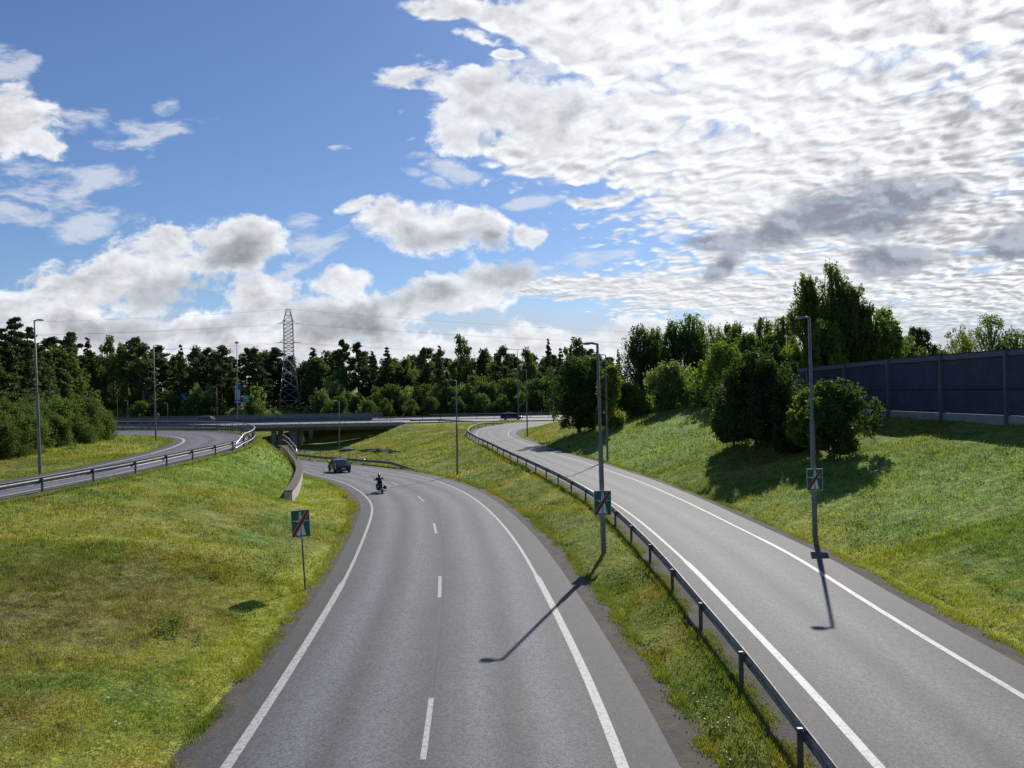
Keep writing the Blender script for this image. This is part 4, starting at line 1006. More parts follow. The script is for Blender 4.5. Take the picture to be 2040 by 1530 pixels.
for nm,z_,L in (('upper',Ht-4.3,2.2),('middle',Ht-10.2,2.7),('lower',Ht-16.5,2.4)):
    mb=MB()
    for s_ in (-1,1):
        tip=(s_*(L),0,z_+.1)
        for c_ in (-1,1):
            bar(mb,(s_*1.2,c_*1.2,z_),tip,.08); bar(mb,(s_*1.15,c_*1.15,z_+1.1),tip,.06)
        att.append((s_*L,z_))
    mb.build('crossarm',M['pylon'],py)
    for s_ in (-1,1):
        mb=MB(); mb.tube([(s_*L,0,z_+.1),(s_*(L+.9),-.4,z_-.1)],.09,6); mb.build('insulator',M['postdark'],py)
att.append((0,Ht))
def wire(a_,b_,sag,label,rad=.019):
    a_=Vector(a_);b_=Vector(b_); mb=MB(); pts=[]
    for t in np.linspace(0,1,25):
        p_=a_.lerp(b_,t); p_.z-=sag*4*t*(1-t); pts.append(tuple(p_))
    mb.tube(pts,rad,4); o=mb.build('power_line',M['wire'],None); tag(o,label,'power line','power lines from the pylon')
names={Ht-4.3:'upper arm',Ht-10.2:'middle arm',Ht-16.5:'lower arm',Ht:'top'}
for s_,z_ in att:
    h0=PZ+z_; nm=names[z_]; sd={-2.2:'near',2.2:'far',-2.7:'near',2.7:'far',-2.4:'near',2.4:'far',0:'single'}.get(s_,'')
    x0=PX+s_*math.cos(R_(20)); 
    wire((x0,PY+s_*.4,h0),(PX-190,PY+30+s_*4,h0+3.0+s_*.4),2.6,'thin %s power line leaving the pylon %s to the left'%(sd,nm))
    wire((x0,PY+s_*.4,h0),(PX+250,PY+140+s_*5,h0-3+s_*.4),3.2,'thin %s power line leaving the pylon %s to the right'%(sd,nm))
for k,(pa,pb_) in enumerate((((1700,618),(2080,518)),((1740,648),(2080,555)),((1745,655),(2080,570)),((1780,674),(2080,606)),((1800,678),(2080,618)))):
    A=ud(pa[0],pa[1],210); B=ud(pb_[0],pb_[1],95); dd=(B-A); wire(A-dd*.6,B+dd*.35,1.0+0.3*k,'thin power line crossing the sky above the noise barrier, number %s from the top'%('one','two','three','four','five')[k],.014)
A=ud(1524,640,300); e=empty('pylon',(A[0],300,1),0,'top of a distant pylon showing above the birches','pylon')
mb=MB()
for s_ in (-1,1): mb.tube([(s_*2.2,0,-1),(s_*.5,0,A[2]+1)],.12,4)
for z_ in np.arange(0,A[2],3): bar(mb,(-2.2+1.7*z_/A[2],0,z_),(2.2-1.7*(z_+3)/A[2],0,z_+3),.07)
mb.build('legs',M['pylon'],e)
mb=MB(); mb.tube([(-4.6,0,A[2]-2.4),(4.6,0,A[2]-2.4)],.2,4); bar(mb,(-4.6,0,A[2]-2.4),(0,0,A[2]+.4),.08); bar(mb,(4.6,0,A[2]-2.4),(0,0,A[2]+.4),.08); mb.build('crossarm',M['pylon'],e)

# dark shed / screen on the far bank
p=ud(265,796,214); e=empty('noise_shed',(p[0],p[1],zg(p[0],p[1])),0,'dark blue windowless screen building on the far bank behind lamps','building')
mb=MB(); mb.box((-1.5,0,2.2),(4.4,1.2,2.6)); mb.build('wall',M['wallblue'],e)
mb=MB(); mb.box((4.6,-.4,1.9),(1.6,1.5,2.4)); mb.build('wing',M['wallband'],e)
mb=MB(); mb.box((-1.5,0,4.85),(4.6,1.4,.06)); mb.build('roof',M['walldark'],e); mb=MB(); mb.box((4.6,-.4,4.35),(1.75,1.7,.05)); mb.build('roof',M['steel'],e)

# rock ledges on the slope right of the motorway
def rock(px_,py_,D,s,label,sx=1.6):
    p=ud(px_,py_,D); bm=bmesh.new(); bmesh.ops.create_icosphere(bm,subdivisions=3,radius=1)
    r2=np.random.default_rng(int(px_*7+py_))
    for v in bm.verts:
        c_=v.co; k=1+.28*math.sin(c_.x*3+px_)+.18*math.sin(c_.y*5+c_.z*4+px_)+.1*(r2.random()-.5); v.co=Vector((c_.x*k*sx*s,c_.y*k*s,c_.z*k*s*.42))
    me=bpy.data.meshes.new('rock'); bm.to_mesh(me); bm.free(); o=link_mesh('rock',me,M['rock']); o.location=(p[0],p[1],zg(p[0],p[1])+.12*s); o.rotation_euler=(0,0,r2.random()*.6-.3); tag(o,label,'rock','rock ledges on the motorway slope')
rock(700,898,121,.8,'pale flat rock ledge behind the curved-arm lamp',2.4)
rock(735,901,115,.7,'dark rough rock in the middle of the ledge row',2.2); rock(760,904,109,.7,'dark rock right of the middle of the ledge row',2.0); rock(786,906,104,.6,'small grey rock at the right end of the ledge row',2.0)
# ------------------------------------------------------------------ vehicles
def supring(y,hw_,z0,z1,n=3.2,m_=20,cx=0,top=1.0):
    r=[]; cz=(z0+z1)/2; hz=(z1-z0)/2
    for k in range(m_):
        a_=2*math.pi*k/m_; c_,s_=math.cos(a_),math.sin(a_)
        x_=hw_*abs(c_)**(2/n)*(1 if c_>=0 else -1); zz_=hz*abs(s_)**(2/n)*(1 if s_>=0 else -1)
        if s_>0: x_*=1-(1-top)*abs(s_)
        r.append((cx+x_,y,cz+zz_))
    return r
def car(loc,rz,paint,label,kind='coupe'):
    e=empty('car',loc,rz,label,'car')
    if kind=='coupe': L,W_,Ht,wb,wr=4.75,1.84,1.56,2.85,.36
    else: L,W_,Ht,wb,wr=4.75,1.82,1.46,2.72,.33
    hwid=W_/2; belt=Ht*.60; lo=.26 if kind=='coupe' else .2
    yr=-L/2; ya=-wb/2; yf=wb/2
    st=[(yr,.80,lo+.22,belt*.80),(yr+.06,.90,lo+.10,belt*.93),(yr+.25,.97,lo+.02,belt*1.00),(ya,1.0,lo,belt*1.02),(-.5,.985,lo,belt*1.01),(.6,.98,lo,belt*.98),(yf-.2,1.0,lo,belt*.95),(yf+.35,.96,lo+.02,belt*.90),(L/2-.18,.86,lo+.06,belt*.80),(L/2,.72,lo+.16,belt*.66)]
    mb=MB(); mb.rings([supring(y_,hwid*k_,z0,z1,4.0,24,top=.93) for y_,k_,z0,z1 in st]); body=mb.build('body',paint,e,smooth=True)
    # cabin glass with roof shell over it
    if kind=='coupe': gs=[(yr+.25,.60,belt+.02),(yr+.75,.74,belt+.22),(yr+1.45,.77,Ht-.10),(-.1,.78,Ht-.02),(.55,.76,Ht-.07),(1.25,.80,belt+.12),(1.5,.80,belt-.02)]
    else: gs=[(yr+.08,.70,belt+.02),(yr+.30,.74,Ht-.22),(yr+.55,.76,Ht-.05),(-.3,.78,Ht),(.55,.76,Ht-.06),(1.15,.78,belt+.16),(1.45,.78,belt-.02)]
    mb=MB(); rg=[]
    for y_,k_,zt_ in gs:
        w1=hwid*.93; w2=hwid*k_; zb=belt-.12
        f=max(0.0,min(1,(zt_-belt)/(Ht-belt)))
        wt=w1*(1-f)+w2*f
        rg.append([(-w1,y_,zb),(w1,y_,zb),(wt,y_,zt_-.05),(wt*.8,y_,zt_-.005),(0,y_,zt_+.012),(-wt*.8,y_,zt_-.005),(-wt,y_,zt_-.05)])
    mb.rings(rg); mb.build('windows',M['glass'],e,smooth=False)
    mb=MB(); rg=[]
    for y_,k_,zt_ in gs[2:5]:
        w2=hwid*k_; rg.append([(-w2-.01,y_,zt_-.06),(-w2*.8,y_,zt_+.012),(0,y_,zt_+.03),(w2*.8,y_,zt_+.012),(w2+.01,y_,zt_-.06)])
    mb.rings(rg,closed=False,caps=False); mb.build('roof',paint,e,smooth=True)
    for s_ in (-1,1):                      # pillars
        mb=MB()
        for i in ((0,2),(4,6)) : 
            P_=[]
            for j in range(i[0],i[1]+1):
                y_,k_,zt_=gs[j]; f=max(0,min(1,(zt_-belt)/(Ht-belt))); wt=hwid*.93*(1-f)+hwid*k_*f; P_.append((s_*(wt+.0),y_,zt_-.04))
            mb.tube(P_,.045,6)
        mb.tube([(s_*hwid*.95,-.15,belt-.05),(s_*hwid*.785,-.2,Ht-.08)],.035,5)
        mb.build('pillar',paint,e)
        mb=MB(); mb.rings([supring(y_,.10,belt+.02,belt+.16,3,10,cx=s_*(hwid+.08)) for y_ in (.82,.92)]); mb.build('mirror',paint,e,smooth=True)
        for yw in (ya,yf):
            mb=MB(); rr=[]
            for xx,rad in ((-.11,wr-.05),(-.10,wr),(.09,wr),(.11,wr-.05),(.11,wr*.62),(-.11,wr*.62)):
                rr.append([(s_*(hwid-.10)+s_*xx,yw+rad*math.cos(a_),wr+rad*math.sin(a_)) for a_ in np.linspace(0,2*math.pi,25)[:-1]])
            mb.rings(rr,caps=False); wt_=mb.build('wheel',M['tyre'],e,smooth=True)
            mb=MB(); cxw=s_*(hwid-.015); 
            for q_ in range(5):
                a_=q_*2*math.pi/5; mb.box((cxw,yw+.5*wr*.62*math.cos(a_),wr+.5*wr*.62*math.sin(a_)),(.015,.03,.03))
                mb.tube([(cxw,yw,wr),(cxw,yw+wr*.62*math.cos(a_),wr+wr*.62*math.sin(a_))],.035,5)
            mb.tube([(cxw-.004,yw+wr*.62*math.cos(a_),wr+wr*.62*math.sin(a_)) for a_ in np.linspace(0,2*math.pi,21)],.025,5,cap=False)
            mb.build('rim',M['rim'],wt_)
            mb=MB(); pth=[(s_*(hwid-.005),yw+(wr+.06)*math.cos(a_),wr+(wr+.06)*math.sin(a_)) for a_ in np.linspace(-.1,math.pi+.1,13)]; mb.tube(pth,.05,6); mb.build('wheel_arch',M['plastic'],e)
        mb=MB(); mb.rings([supring(yr+dy,.19,belt*.80-.03,belt*.80+.13,3,10,cx=s_*(hwid*.74)) for dy in (-.015,.10)]); mb.build('tail_light',M['taillight'],e,smooth=True)
        mb=MB(); mb.rings([supring(L/2-.12+dy,.20,belt*.66-.02,belt*.66+.11,3,10,cx=s_*(hwid*.62)) for dy in (-.1,.06)]); mb.build('headlight',M['headlight'],e,smooth=True)
        mb=MB(); mb.box((s_*(hwid+.0),-.02,belt*.86),(.012,.09,.015)); mb.box((s_*(hwid+.0),-1.0,belt*.88),(.012,.09,.015)); mb.build('door_handle',M['chrome'],e)
    mb=MB(); mb.box((0,yr-.005,belt*.62 if kind=='coupe' else belt*.55),(.26,.012,.058)); mb.build('number_plate',M['plate'],e)
    mb=MB(); mb.box((0,yr+.03,lo+.16),(hwid*.78,.07,.10)); mb.build('bumper',M['plastic'],e); mb=MB(); mb.box((0,L/2-.04,lo+.2),(hwid*.6,.07,.09)); mb.build('bumper',M['plastic'],e)
    for s_ in (-1,1):
        mb=MB(); mb.cyl((s_*.62,yr-.03,lo+.14),(0,1,0),.045,.12,10); mb.build('exhaust',M['chrome'],e)
    mb=MB(); mb.box((0,yr+.03,belt*.90),(.045,.045,.012)); mb.build('badge',M['chrome'],e)
    return e
def road_heading(P,yv):
    i=int(np.argmin(abs(P[:,1]-yv))); t=P[min(i+3,len(P)-1)]-P[max(i-3,0)]; return math.atan2(t[1],t[0])-math.pi/2
p=un(676,948.5,lambda Y:zmain(Y)); p=ud(676,944,81.5)
car((p[0],p[1],zmain(p[1])+.01),R_(25),M['carpaint'],'black coupe-like off-road car driving away on the motorway').scale=(.93,.93,.93)
p=ud(1019.3,825,163); car((p[0],158.8,ZX+.01),R_(-88),M['navypaint'],'dark blue estate car driving right on the cross road','estate')
p=ud(405,825,173); car((p[0],173.0,ZX+.01),R_(88),M['silverpaint'],'silver car of which only the roofline shows above the bridge barrier','estate')

# motorcycle
def motorcycle(loc,rz):
    e=empty('motorcycle',loc,rz,'black touring motorcycle with saddlebags riding in the left lane','motorcycle')
    def torus(c,R0,r0,w=1.0,seg=28,ts=8):
        mb=MB(); rg=[]
        for a_ in np.linspace(0,2*math.pi,seg+1)[:-1]:
            rg.append([(c[0]+r0*w*math.sin(b_),c[1]+(R0+r0*math.cos(b_))*math.cos(a_),c[2]+(R0+r0*math.cos(b_))*math.sin(a_)) for b_ in np.linspace(0,2*math.pi,ts+1)[:-1]])
        rg.append(rg[0]); mb.rings(rg,caps=False); return mb
    for yw in (-.78,.86):
        w=torus((0,yw,.32),.25,.075,1.0).build('wheel',M['tyre'],e,smooth=True)
        mb=torus((0,yw,.32),.20,.018,1.5); 
        for k in range(10):
            a_=k*math.pi/5; mb.tube([(0,yw,.32),(0,yw+.2*math.cos(a_),.32+.2*math.sin(a_))],.008,4)
        mb.cyl((0,yw,.32),(1,0,0),.05,.14,10); mb.build('rim',M['rim'],w)
    for yw,a0,a1 in ((-.78,.3,2.7),(.86,.6,2.4)):
        mb=MB(); mb.rings([[(sx*.11,yw+r_*math.cos(a_),.32+r_*math.sin(a_)) for sx,r_ in ((-1,.36),(-.8,.39),(.8,.39),(1,.36))] for a_ in np.linspace(a0,a1,12)],closed=False,caps=False); mb.build('fender',M['carpaint'],e,smooth=True)
    mb=MB(); mb.tube([(0,-.75,.4),(0,-.3,.62),(0,.3,.72),(0,.55,.95)],.035,6); mb.tube([(0,-.4,.35),(0,.1,.22),(0,.45,.3),(0,.55,.85)],.03,6); mb.build('frame',M['plastic'],e)
    mb=MB(); mb.rings([supring(y_,w_,z0,z1,2.5,14) for y_,w_,z0,z1 in ((-.25,.10,.30,.45),(-.1,.17,.26,.58),(.12,.18,.24,.64),(.32,.10,.30,.55))]); mb.build('engine',M['chrome'],e,smooth=True)
    mb=MB(); mb.rings([supring(y_,w_,z0,z1,2.2,14) for y_,w_,z0,z1 in ((-.02,.06,.70,.80),(.1,.14,.68,.92),(.35,.15,.70,.98),(.52,.06,.78,.92))]); mb.build('fuel_tank',M['carpaint'],e,smooth=True)
    mb=MB(); mb.rings([supring(y_,w_,z0,z1,2.6,14) for y_,w_,z0,z1 in ((-.98,.10,.72,.82),(-.85,.15,.68,.84),(-.45,.17,.64,.80),(-.2,.18,.62,.72),(0,.10,.64,.76))]); mb.build('seat',M['leather'],e,smooth=True)
    for s_ in (-1,1):
        mb=MB(); mb.tube([(s_*.10,.86,.32),(s_*.09,.62,.95)],.028,8); mb.build('fork',M['chrome'],e,smooth=True)
        mb=MB(); mb.rings([supring(y_,w_,z0,z1,3,14,cx=s_*.30) for y_,w_,z0,z1 in ((-1.05,.08,.42,.62),(-.98,.11,.36,.68),(-.55,.11,.34,.70),(-.42,.07,.40,.64))]); mb.build('saddlebag',M['leather'],e,smooth=True)
        mb=MB(); mb.tube([(s_*.18,.2,.25),(s_*.22,-.2,.19),(s_*.24,-1.05,.21)],[.03,.04,.05],8); mb.build('exhaust',M['chrome'],e,smooth=True)
        mb=MB(); mb.tube([(0,.56,1.0),(s_*.18,.55,1.08),(s_*.36,.42,1.10),(s_*.44,.30,1.08)],.014,6); mb.build('handlebar',M['chrome'],e)
        mb=MB(); mb.tube([(s_*.34,.44,1.1),(s_*.40,.46,1.24)],.008,4); mb.rings([supring(y_,.07,1.21,1.31,2.5,10,cx=s_*.42) for y_ in (.44,.47)]); mb.build('mirror',M['chrome'],e)
    mb=MB(); mb.rings([supring(y_,r_,.92-r_,.92+r_,2,14) for y_,r_ in ((.60,.05),(.66,.09),(.76,.095))]); mb.build('headlight',M['chrome'],e,smooth=True)
    mb=MB(); mb.rings([[(x_,.66-.06*k-.25*abs(x_)**2,1.0+.11*k) for x_ in np.linspace(-.22+.02*k,.22-.02*k,7)] for k in range(4)],closed=False,caps=False); mb.build('windscreen',M['glass'],e)
    mb=MB(); mb.box((0,-1.13,.60),(.05,.02,.04)); mb.build('tail_light',M['taillight'],e); mb=MB(); mb.box((0,-1.15,.47),(.10,.008,.07)); mb.build('number_plate',M['plate'],e)
    return e
def skin(name,J,E,mat_,parent=None,sub=1):
    me=bpy.data.meshes.new(name); ks=list(J); me.from_pydata([J[k][0] for k in ks],[(ks.index(a_),ks.index(b_)) for a_,b_ in E],[]); o=link_mesh(name,me,mat_,parent)
    md=o.modifiers.new('skin','SKIN'); md.use_smooth_shade=True
    for i,k in enumerate(ks):
        r_=J[k][1]; me.skin_vertices[0].data[i].radius=(r_,r_) if not hasattr(r_,'__len__') else r_
    me.skin_vertices[0].data[0].use_root=True
    s_=o.modifiers.new('sub','SUBSURF'); s_.levels=sub; s_.render_levels=sub; return o
def rider(loc,rz):
    J={'pelvis':((0,-.28,.86),(.16,.13)),'waist':((0,-.26,1.02),(.15,.11)),'chest':((0,-.20,1.22),(.20,.13)),'neck':((0,-.15,1.42),(.07,.07)),'head':((0,-.12,1.53),(.09,.10)),'crown':((0,-.11,1.63),(.07,.08))}
    E=[('pelvis','waist'),('waist','chest'),('chest','neck'),('neck','head'),('head','crown')]
    for s_,n in ((-1,'l'),(1,'r')):
        J['sh'+n]=((s_*.19,-.18,1.35),.075); J['el'+n]=((s_*.37,.02,1.20),.055); J['wr'+n]=((s_*.41,.26,1.11),.035); J['hd'+n]=((s_*.42,.32,1.11),(.04,.025))
        E+= [('chest','sh'+n),('sh'+n,'el'+n),('el'+n,'wr'+n),('wr'+n,'hd'+n)]
        for f in range(4):
            J['f%d%s'%(f,n)]=((s_*(.395+.022*f),.375-.004*abs(f-1.5),1.10),.010); J['g%d%s'%(f,n)]=((s_*(.395+.022*f),.37,1.07),.009); E+=[('hd'+n,'f%d%s'%(f,n)),('f%d%s'%(f,n),'g%d%s'%(f,n))]
        J['t'+n]=((s_*.375,.33,1.085),.011); E.append(('hd'+n,'t'+n))
        J['hp'+n]=((s_*.13,-.22,.84),.10); J['kn'+n]=((s_*.27,.20,.72),.068); J['an'+n]=((s_*.24,.28,.32),.045); J['to'+n]=((s_*.25,.45,.28),.04)
        E+= [('pelvis','hp'+n),('hp'+n,'kn'+n),('kn'+n,'an'+n),('an'+n,'to'+n)]
    e=skin('person',J,E,M['leather'],None,1); e.location=loc; e.rotation_euler=(0,0,rz); tag(e,'rider in black leathers and a black helmet holding the handlebar','person')
    mb=MB(); rg=[]
    for t in np.linspace(-1,1,9):
        r_=math.sqrt(max(.02,1-t*t)); rg.append([(r_*.135*math.cos(a_),-.12+r_*.155*math.sin(a_),1.575+t*.15) for a_ in np.linspace(0,2*math.pi,17)[:-1]])
    mb.rings(rg); h=mb.build('helmet',M['helmet'],e,smooth=True)
    mb=MB(); mb.rings([[(.138*math.sin(a_),-.12+.158*math.cos(a_),1.57+dz) for a_ in np.linspace(-1.1,1.1,9)] for dz in (-.04,.05)],closed=False,caps=False); mb.build('visor',M['glass'],h)
    mb=MB(); mb.rings([supring(y_,w_,z0,z1,2.6,12) for y_,w_,z0,z1 in ((-.42,.10,1.05,1.30),(-.37,.16,.98,1.38),(-.30,.17,.98,1.38))]); mb.build('backpack',M['leather'],e,smooth=True)
    for s_ in (-1,1):
        mb=MB(); mb.rings([supring(y_,w_,z0,z1,2.5,10,cx=s_*.245) for y_,w_,z0,z1 in ((.20,.05,.24,.40),(.32,.055,.22,.36),(.48,.045,.23,.31))]); mb.build('boot',M['plastic'],e,smooth=True)
    return e
p=un(758,981,zmain); hd=road_heading(ML,p[1])+.05
for o_ in (motorcycle((p[0],p[1],p[2]+.01),hd),rider((p[0],p[1],p[2]+.01),hd)): o_.rotation_euler=(0,R_(-5),hd); o_.scale=(.84,.84,.84)

# ------------------------------------------------------------------ vegetation
def quads(name,C,S,mat_,parent,seed=0,upb=0.0,asp=1.0):
    """C (N,3) centres, S (N) sizes: small folded leaf-sprays facing every way"""
    r=np.random.default_rng(seed); N=len(C); n=r.normal(size=(N,3)); n[:,2]+=upb; n/=np.linalg.norm(n,axis=1)[:,None]
    a=r.normal(size=(N,3)); a-= (a*n).sum(1)[:,None]*n; a/=np.linalg.norm(a,axis=1)[:,None]; b_=np.cross(n,a)
    S=S[:,None]; v=np.stack([C-a*S*asp*.5,C+b_*S*.34-n*S*.08,C+a*S*asp*.5,C-b_*S*.34-n*S*.08],1).reshape(-1,3)
    q=np.arange(4*N).reshape(N,4); me=grid_mesh(name,v,q,False)
    at_=me.attributes.new('var','FLOAT','POINT'); at_.data.foreach_set('value',np.repeat(np.clip(r.normal(.45,.28,N),0,1),4).astype(np.float32))
    return link_mesh(name,me,mat_,parent)
def clumps(cent,rad,per,r,shell=.55):
    """scatter leaves in ellipsoid clumps, denser towards their shells"""
    out=[]
    for (c,rr,n) in zip(cent,rad,per):
        d=r.normal(size=(n,3)); d/=np.linalg.norm(d,axis=1)[:,None]; k=r.random(n)**(1/3)*(1-shell)+shell*r.random(n)**.35
        out.append(np.array(c)+d*k[:,None]*np.array(rr)*(1+.18*r.normal(size=(n,1))))
    return np.concatenate(out)
def limb(mb,a,b_,r0,r1,r,bend=.08,seg=6,n=5):
    a=np.array(a,float); b_=np.array(b_,float); L=np.linalg.norm(b_-a); o=r.normal(size=3)*L*bend; pts=[]; 
    for t in np.linspace(0,1,n): pts.append(tuple(a*(1-t)+b_*t+o*math.sin(math.pi*t)))
    mb.tube(pts,list(np.linspace(r0,r1,n)),seg)
def tree_pine(seed,h=18.,w=5.,bare=.45,leaf=.42,n=5200,m_='needle',lean=.0):
    r=np.random.default_rng(seed); e=empty('pine_tree'); mb=MB(); top=np.array((lean*h,0,h)); trunk=lambda t: np.array((lean*h*t*t+.25*math.sin(t*5+seed),.2*math.sin(t*4+seed*2),h*t))
    mb.tube([tuple(trunk(t)-(np.array((0,0,.5)) if t==0 else 0)) for t in np.linspace(0,.97,9)],list(np.linspace(.22,.05,9)),7)
    C=[];Rr=[];N_=[]
    k=int(22+r.integers(0,8))
    for i in range(k):
        t=bare+(1-bare)*((i+.5)/k)**.9; a_=r.random()*6.28; env=math.sin(math.pi*min(1,(t-bare)/(1-bare)*.85+.18))**.7; L=w*.5*env*(.55+.7*r.random())
        p0=trunk(t); p1=p0+np.array((math.cos(a_)*L,math.sin(a_)*L,L*.25*(r.random()-.1)+.3)); limb(mb,p0,p1,.07,.02,r,.08,4,4)
        for s_ in (1.0,.62):
            C.append(p0*(1-s_)+p1*s_+np.array((0,0,.25))); rr=(.42+.55*r.random()**1.5)*w/5.5*(1.0 if s_==1 else .85); Rr.append((rr*1.3,rr*1.3,rr*(.55+.5*r.random()))); N_.append(1)
    C.append(trunk(.985)); Rr.append((w*.11,w*.11,h*.035)); N_.append(1)
    N_=[max(6,int(n/len(C)))]*len(C)
    mb.build('trunk',M['pinebark'],e,smooth=True); P_=clumps(C,Rr,N_,r); quads('crown',P_,leaf*(.6+.8*r.random(len(P_))),M[m_],e,seed,.0,1.15); return e
def tree_spruce(seed,h=16.,w=4.6,leaf=.38,n=5200,m_='needle',base=.06):
    r=np.random.default_rng(seed); e=empty('spruce_tree'); mb=MB(); mb.tube([(0,0,-.4),(0,0,h*.5),(0,0,h*.99)],[.2,.12,.02],7)
    C=[];Rr=[]; nl=int(h*2.4)
    for i in range(nl):
        t=base+(1-base)*i/nl; L0=w*.5*(1-t)**.85*(.9+.25*r.random())+.12; nb=max(3,int(7*(1-t)+3))
        for k in range(nb):
            a_=6.28*k/nb+r.random()*.8; L=L0*(.7+.5*r.random()); p0=np.array((0,0,h*(t+.022*r.normal()))); p1=p0+np.array((math.cos(a_)*L,math.sin(a_)*L,-.22*L+.12))
            if k%2==0: mb.tube([tuple(p0),tuple(p1)],[.03,.01],3,cap=False)
            for s_ in (.95,.55):
                C.append(p0*(1-s_)+p1*s_); Rr.append((.22*L+.16,.22*L+.16,.13*L+.10))
    mb.build('trunk',M['bark'],e,smooth=True); per=[max(3,int(n/len(C)))]*len(C); P_=clumps(C,Rr,per,r,.3); quads('crown',P_,leaf*(.6+.8*r.random(len(P_))),M[m_],e,seed,.0,1.2); return e
def tree_broad(seed,h=9.,w=5.,leaf=.16,n=20000,m_='leaf',low=.18,nc=42,stems=1,spike=.0,name='leafy_tree',bush=False,asym=0,cs=1.0):
    """crown grown from limbs: clumps sit at limb ends inside an egg outline, with spikes on top when asked"""
    r=np.random.default_rng(seed); e=empty(name); mb=MB(); C=[];Rr=[];Wt=[]
    roots=[]
    for s_ in range(stems):
        a_=6.28*s_/stems+r.random(); rad=0 if stems==1 else w*(.05+.08*r.random()); roots.append(np.array((rad*.6*math.cos(a_),rad*.6*math.sin(a_),0)))
    tops=[]
    for q_ in roots:
        tp=np.array((q_[0]*4*(0 if stems==1 else 1)+w*.05*r.normal(),q_[1]*4*(0 if stems==1 else 1),h*(.86 if stems==1 else .6+.25*r.random()))); tops.append(tp)
        k=7; mb.tube([tuple(q_*(1-t)+tp*t+np.array((.12*math.sin(3*t+seed)*t*w/5,.1*math.sin(4*t)*t,0))-(np.array((0,0,.4)) if t==0 else 0)) for t in np.linspace(0,1,k)],list(np.linspace(.035*h/stems**.5*.55,.012*h*.5,k)),7)
    for i in range(nc):
        u=r.random(); t=low+(1-low)*u**.85; f=(t-low)/(1-low)
        env=(math.sin(math.pi*(.12+.80*f**.85)))**.75 if not bush else math.sqrt(max(.05,1-(f*.95)**2.2))
        a_=r.random()*6.28; L=w*.5*env*(r.random()**.42)*(1+.22*r.normal()); L=min(L,w*.6)
        c=np.array((math.cos(a_)*L*(1+asym*math.cos(a_)),math.sin(a_)*L,h*t*.97)); rr=(.10+.10*r.random())*w*(1.0 if f<.8 else .7)*cs
        C.append(c); Rr.append((rr,rr,rr*(.75+.5*r.random())*(1.2+.5*spike))); Wt.append(rr**2)
        q_=tops[i%len(tops)]; rt=roots[i%len(roots)]; tt=max(.15,t*.75-.1); p0=rt*(1-tt)+q_*tt; limb(mb,p0,c,.012*h*.5,.006*h*.3,r,.06,4,4)
    ns=int(spike*14)
    for i in range(ns):
        a_=r.random()*6.28; L=w*.42*r.random()**.6; zt_=h*(1.0-.42*(L/(w*.5))-.10*r.random()); c=np.array((math.cos(a_)*L,math.sin(a_)*L,zt_)); C.append(c); Rr.append((w*.045,w*.045,h*.085)); Wt.append((w*.075)**2)
        mb.tube([tuple(c-np.array((c[0]*.3,c[1]*.3,h*.18))),tuple(c+np.array((0,0,h*.07)))],[.03,.008],3)
    Wt=np.array(Wt); per=[max(4,int(n*k/Wt.sum())) for k in Wt]
    mb.build('trunk' if not bush else 'stems',M['bark'],e,smooth=True); P_=clumps(C,Rr,per,r); P_=P_[P_[:,2]>h*low*(.55 if bush else .95)*(1+.12*np.sin(P_[:,0]*3+seed))]
    quads('crown' if not bush else 'foliage',P_,leaf*(.6+.8*r.random(len(P_))),M[m_],e,seed,.25,1.0); return e
lib={}
for i in range(8): lib['pine%d'%i]=tree_pine(100+i,18,(5.5,6.2,7.2,6.6,5.0,8.0,6.0,7.0)[i],(.42,.38,.28,.45,.55,.30,.22,.35)[i],.42,6500,lean=(.0,.02,-.02,.05,.0,.01,.0,-.03)[i])
for i in range(3): lib['spruce%d'%i]=tree_spruce(200+i,17,5.0+.5*i,.42,5200)
for i in range(3): lib['broad%d'%i]=tree_broad(300+i,15,6.5+.5*i,.46,6000,'leaf_far',.10,48,spike=.6)
for i in range(3): lib['hedge%d'%i]=tree_broad(320+i,7.5,7.0,.34,7000,'leaf_far',.02,44,stems=3,bush=True,name='bush')
lib['willow']=tree_broad(340,7,6.0,.34,5200,'leaf_pale',.03,40,stems=3,bush=True,name='bush',spike=.6)
lib['yellowgreen']=tree_broad(341,12,8.0,.45,5200,'leaf_pale',.2,40)
lib['sapling']=tree_broad(342,6.5,3.0,.24,2600,'leaf_pale',.1,26,spike=.4)
hts={'pine':18,'spruce':17,'broad':15,'hedge':7.5,'willow':7,'yellowgreen':12,'sapling':6.5}
used=set()
def plant(key,px_,pytop,D,label,group,wscale=1.0,cat='tree',name=None,base_y=None,zbase=None):
    p=ud(px_,800,D); z0=zg(p[0],p[1]) if zbase is None else zbase; t=ud(px_,pytop,D); h=t[2]-z0
    hh=hts[''.join(c for c in key if not c.isdigit())]; s=h/hh; src=lib[key]
    sc=(s*wscale,s*wscale,s); rz=random.random()*6.28
    if key in used: o=dup(src,(p[0],p[1],z0-.1),rz,sc,label,group,cat)
    else:
        used.add(key); o=src; o.location=(p[0],p[1],z0-.1); o.rotation_euler=(0,0,rz); o.scale=sc; tag(o,label,cat,group)
    if name: o.name=name
    return o
G1='trees on the skyline behind the bridge'
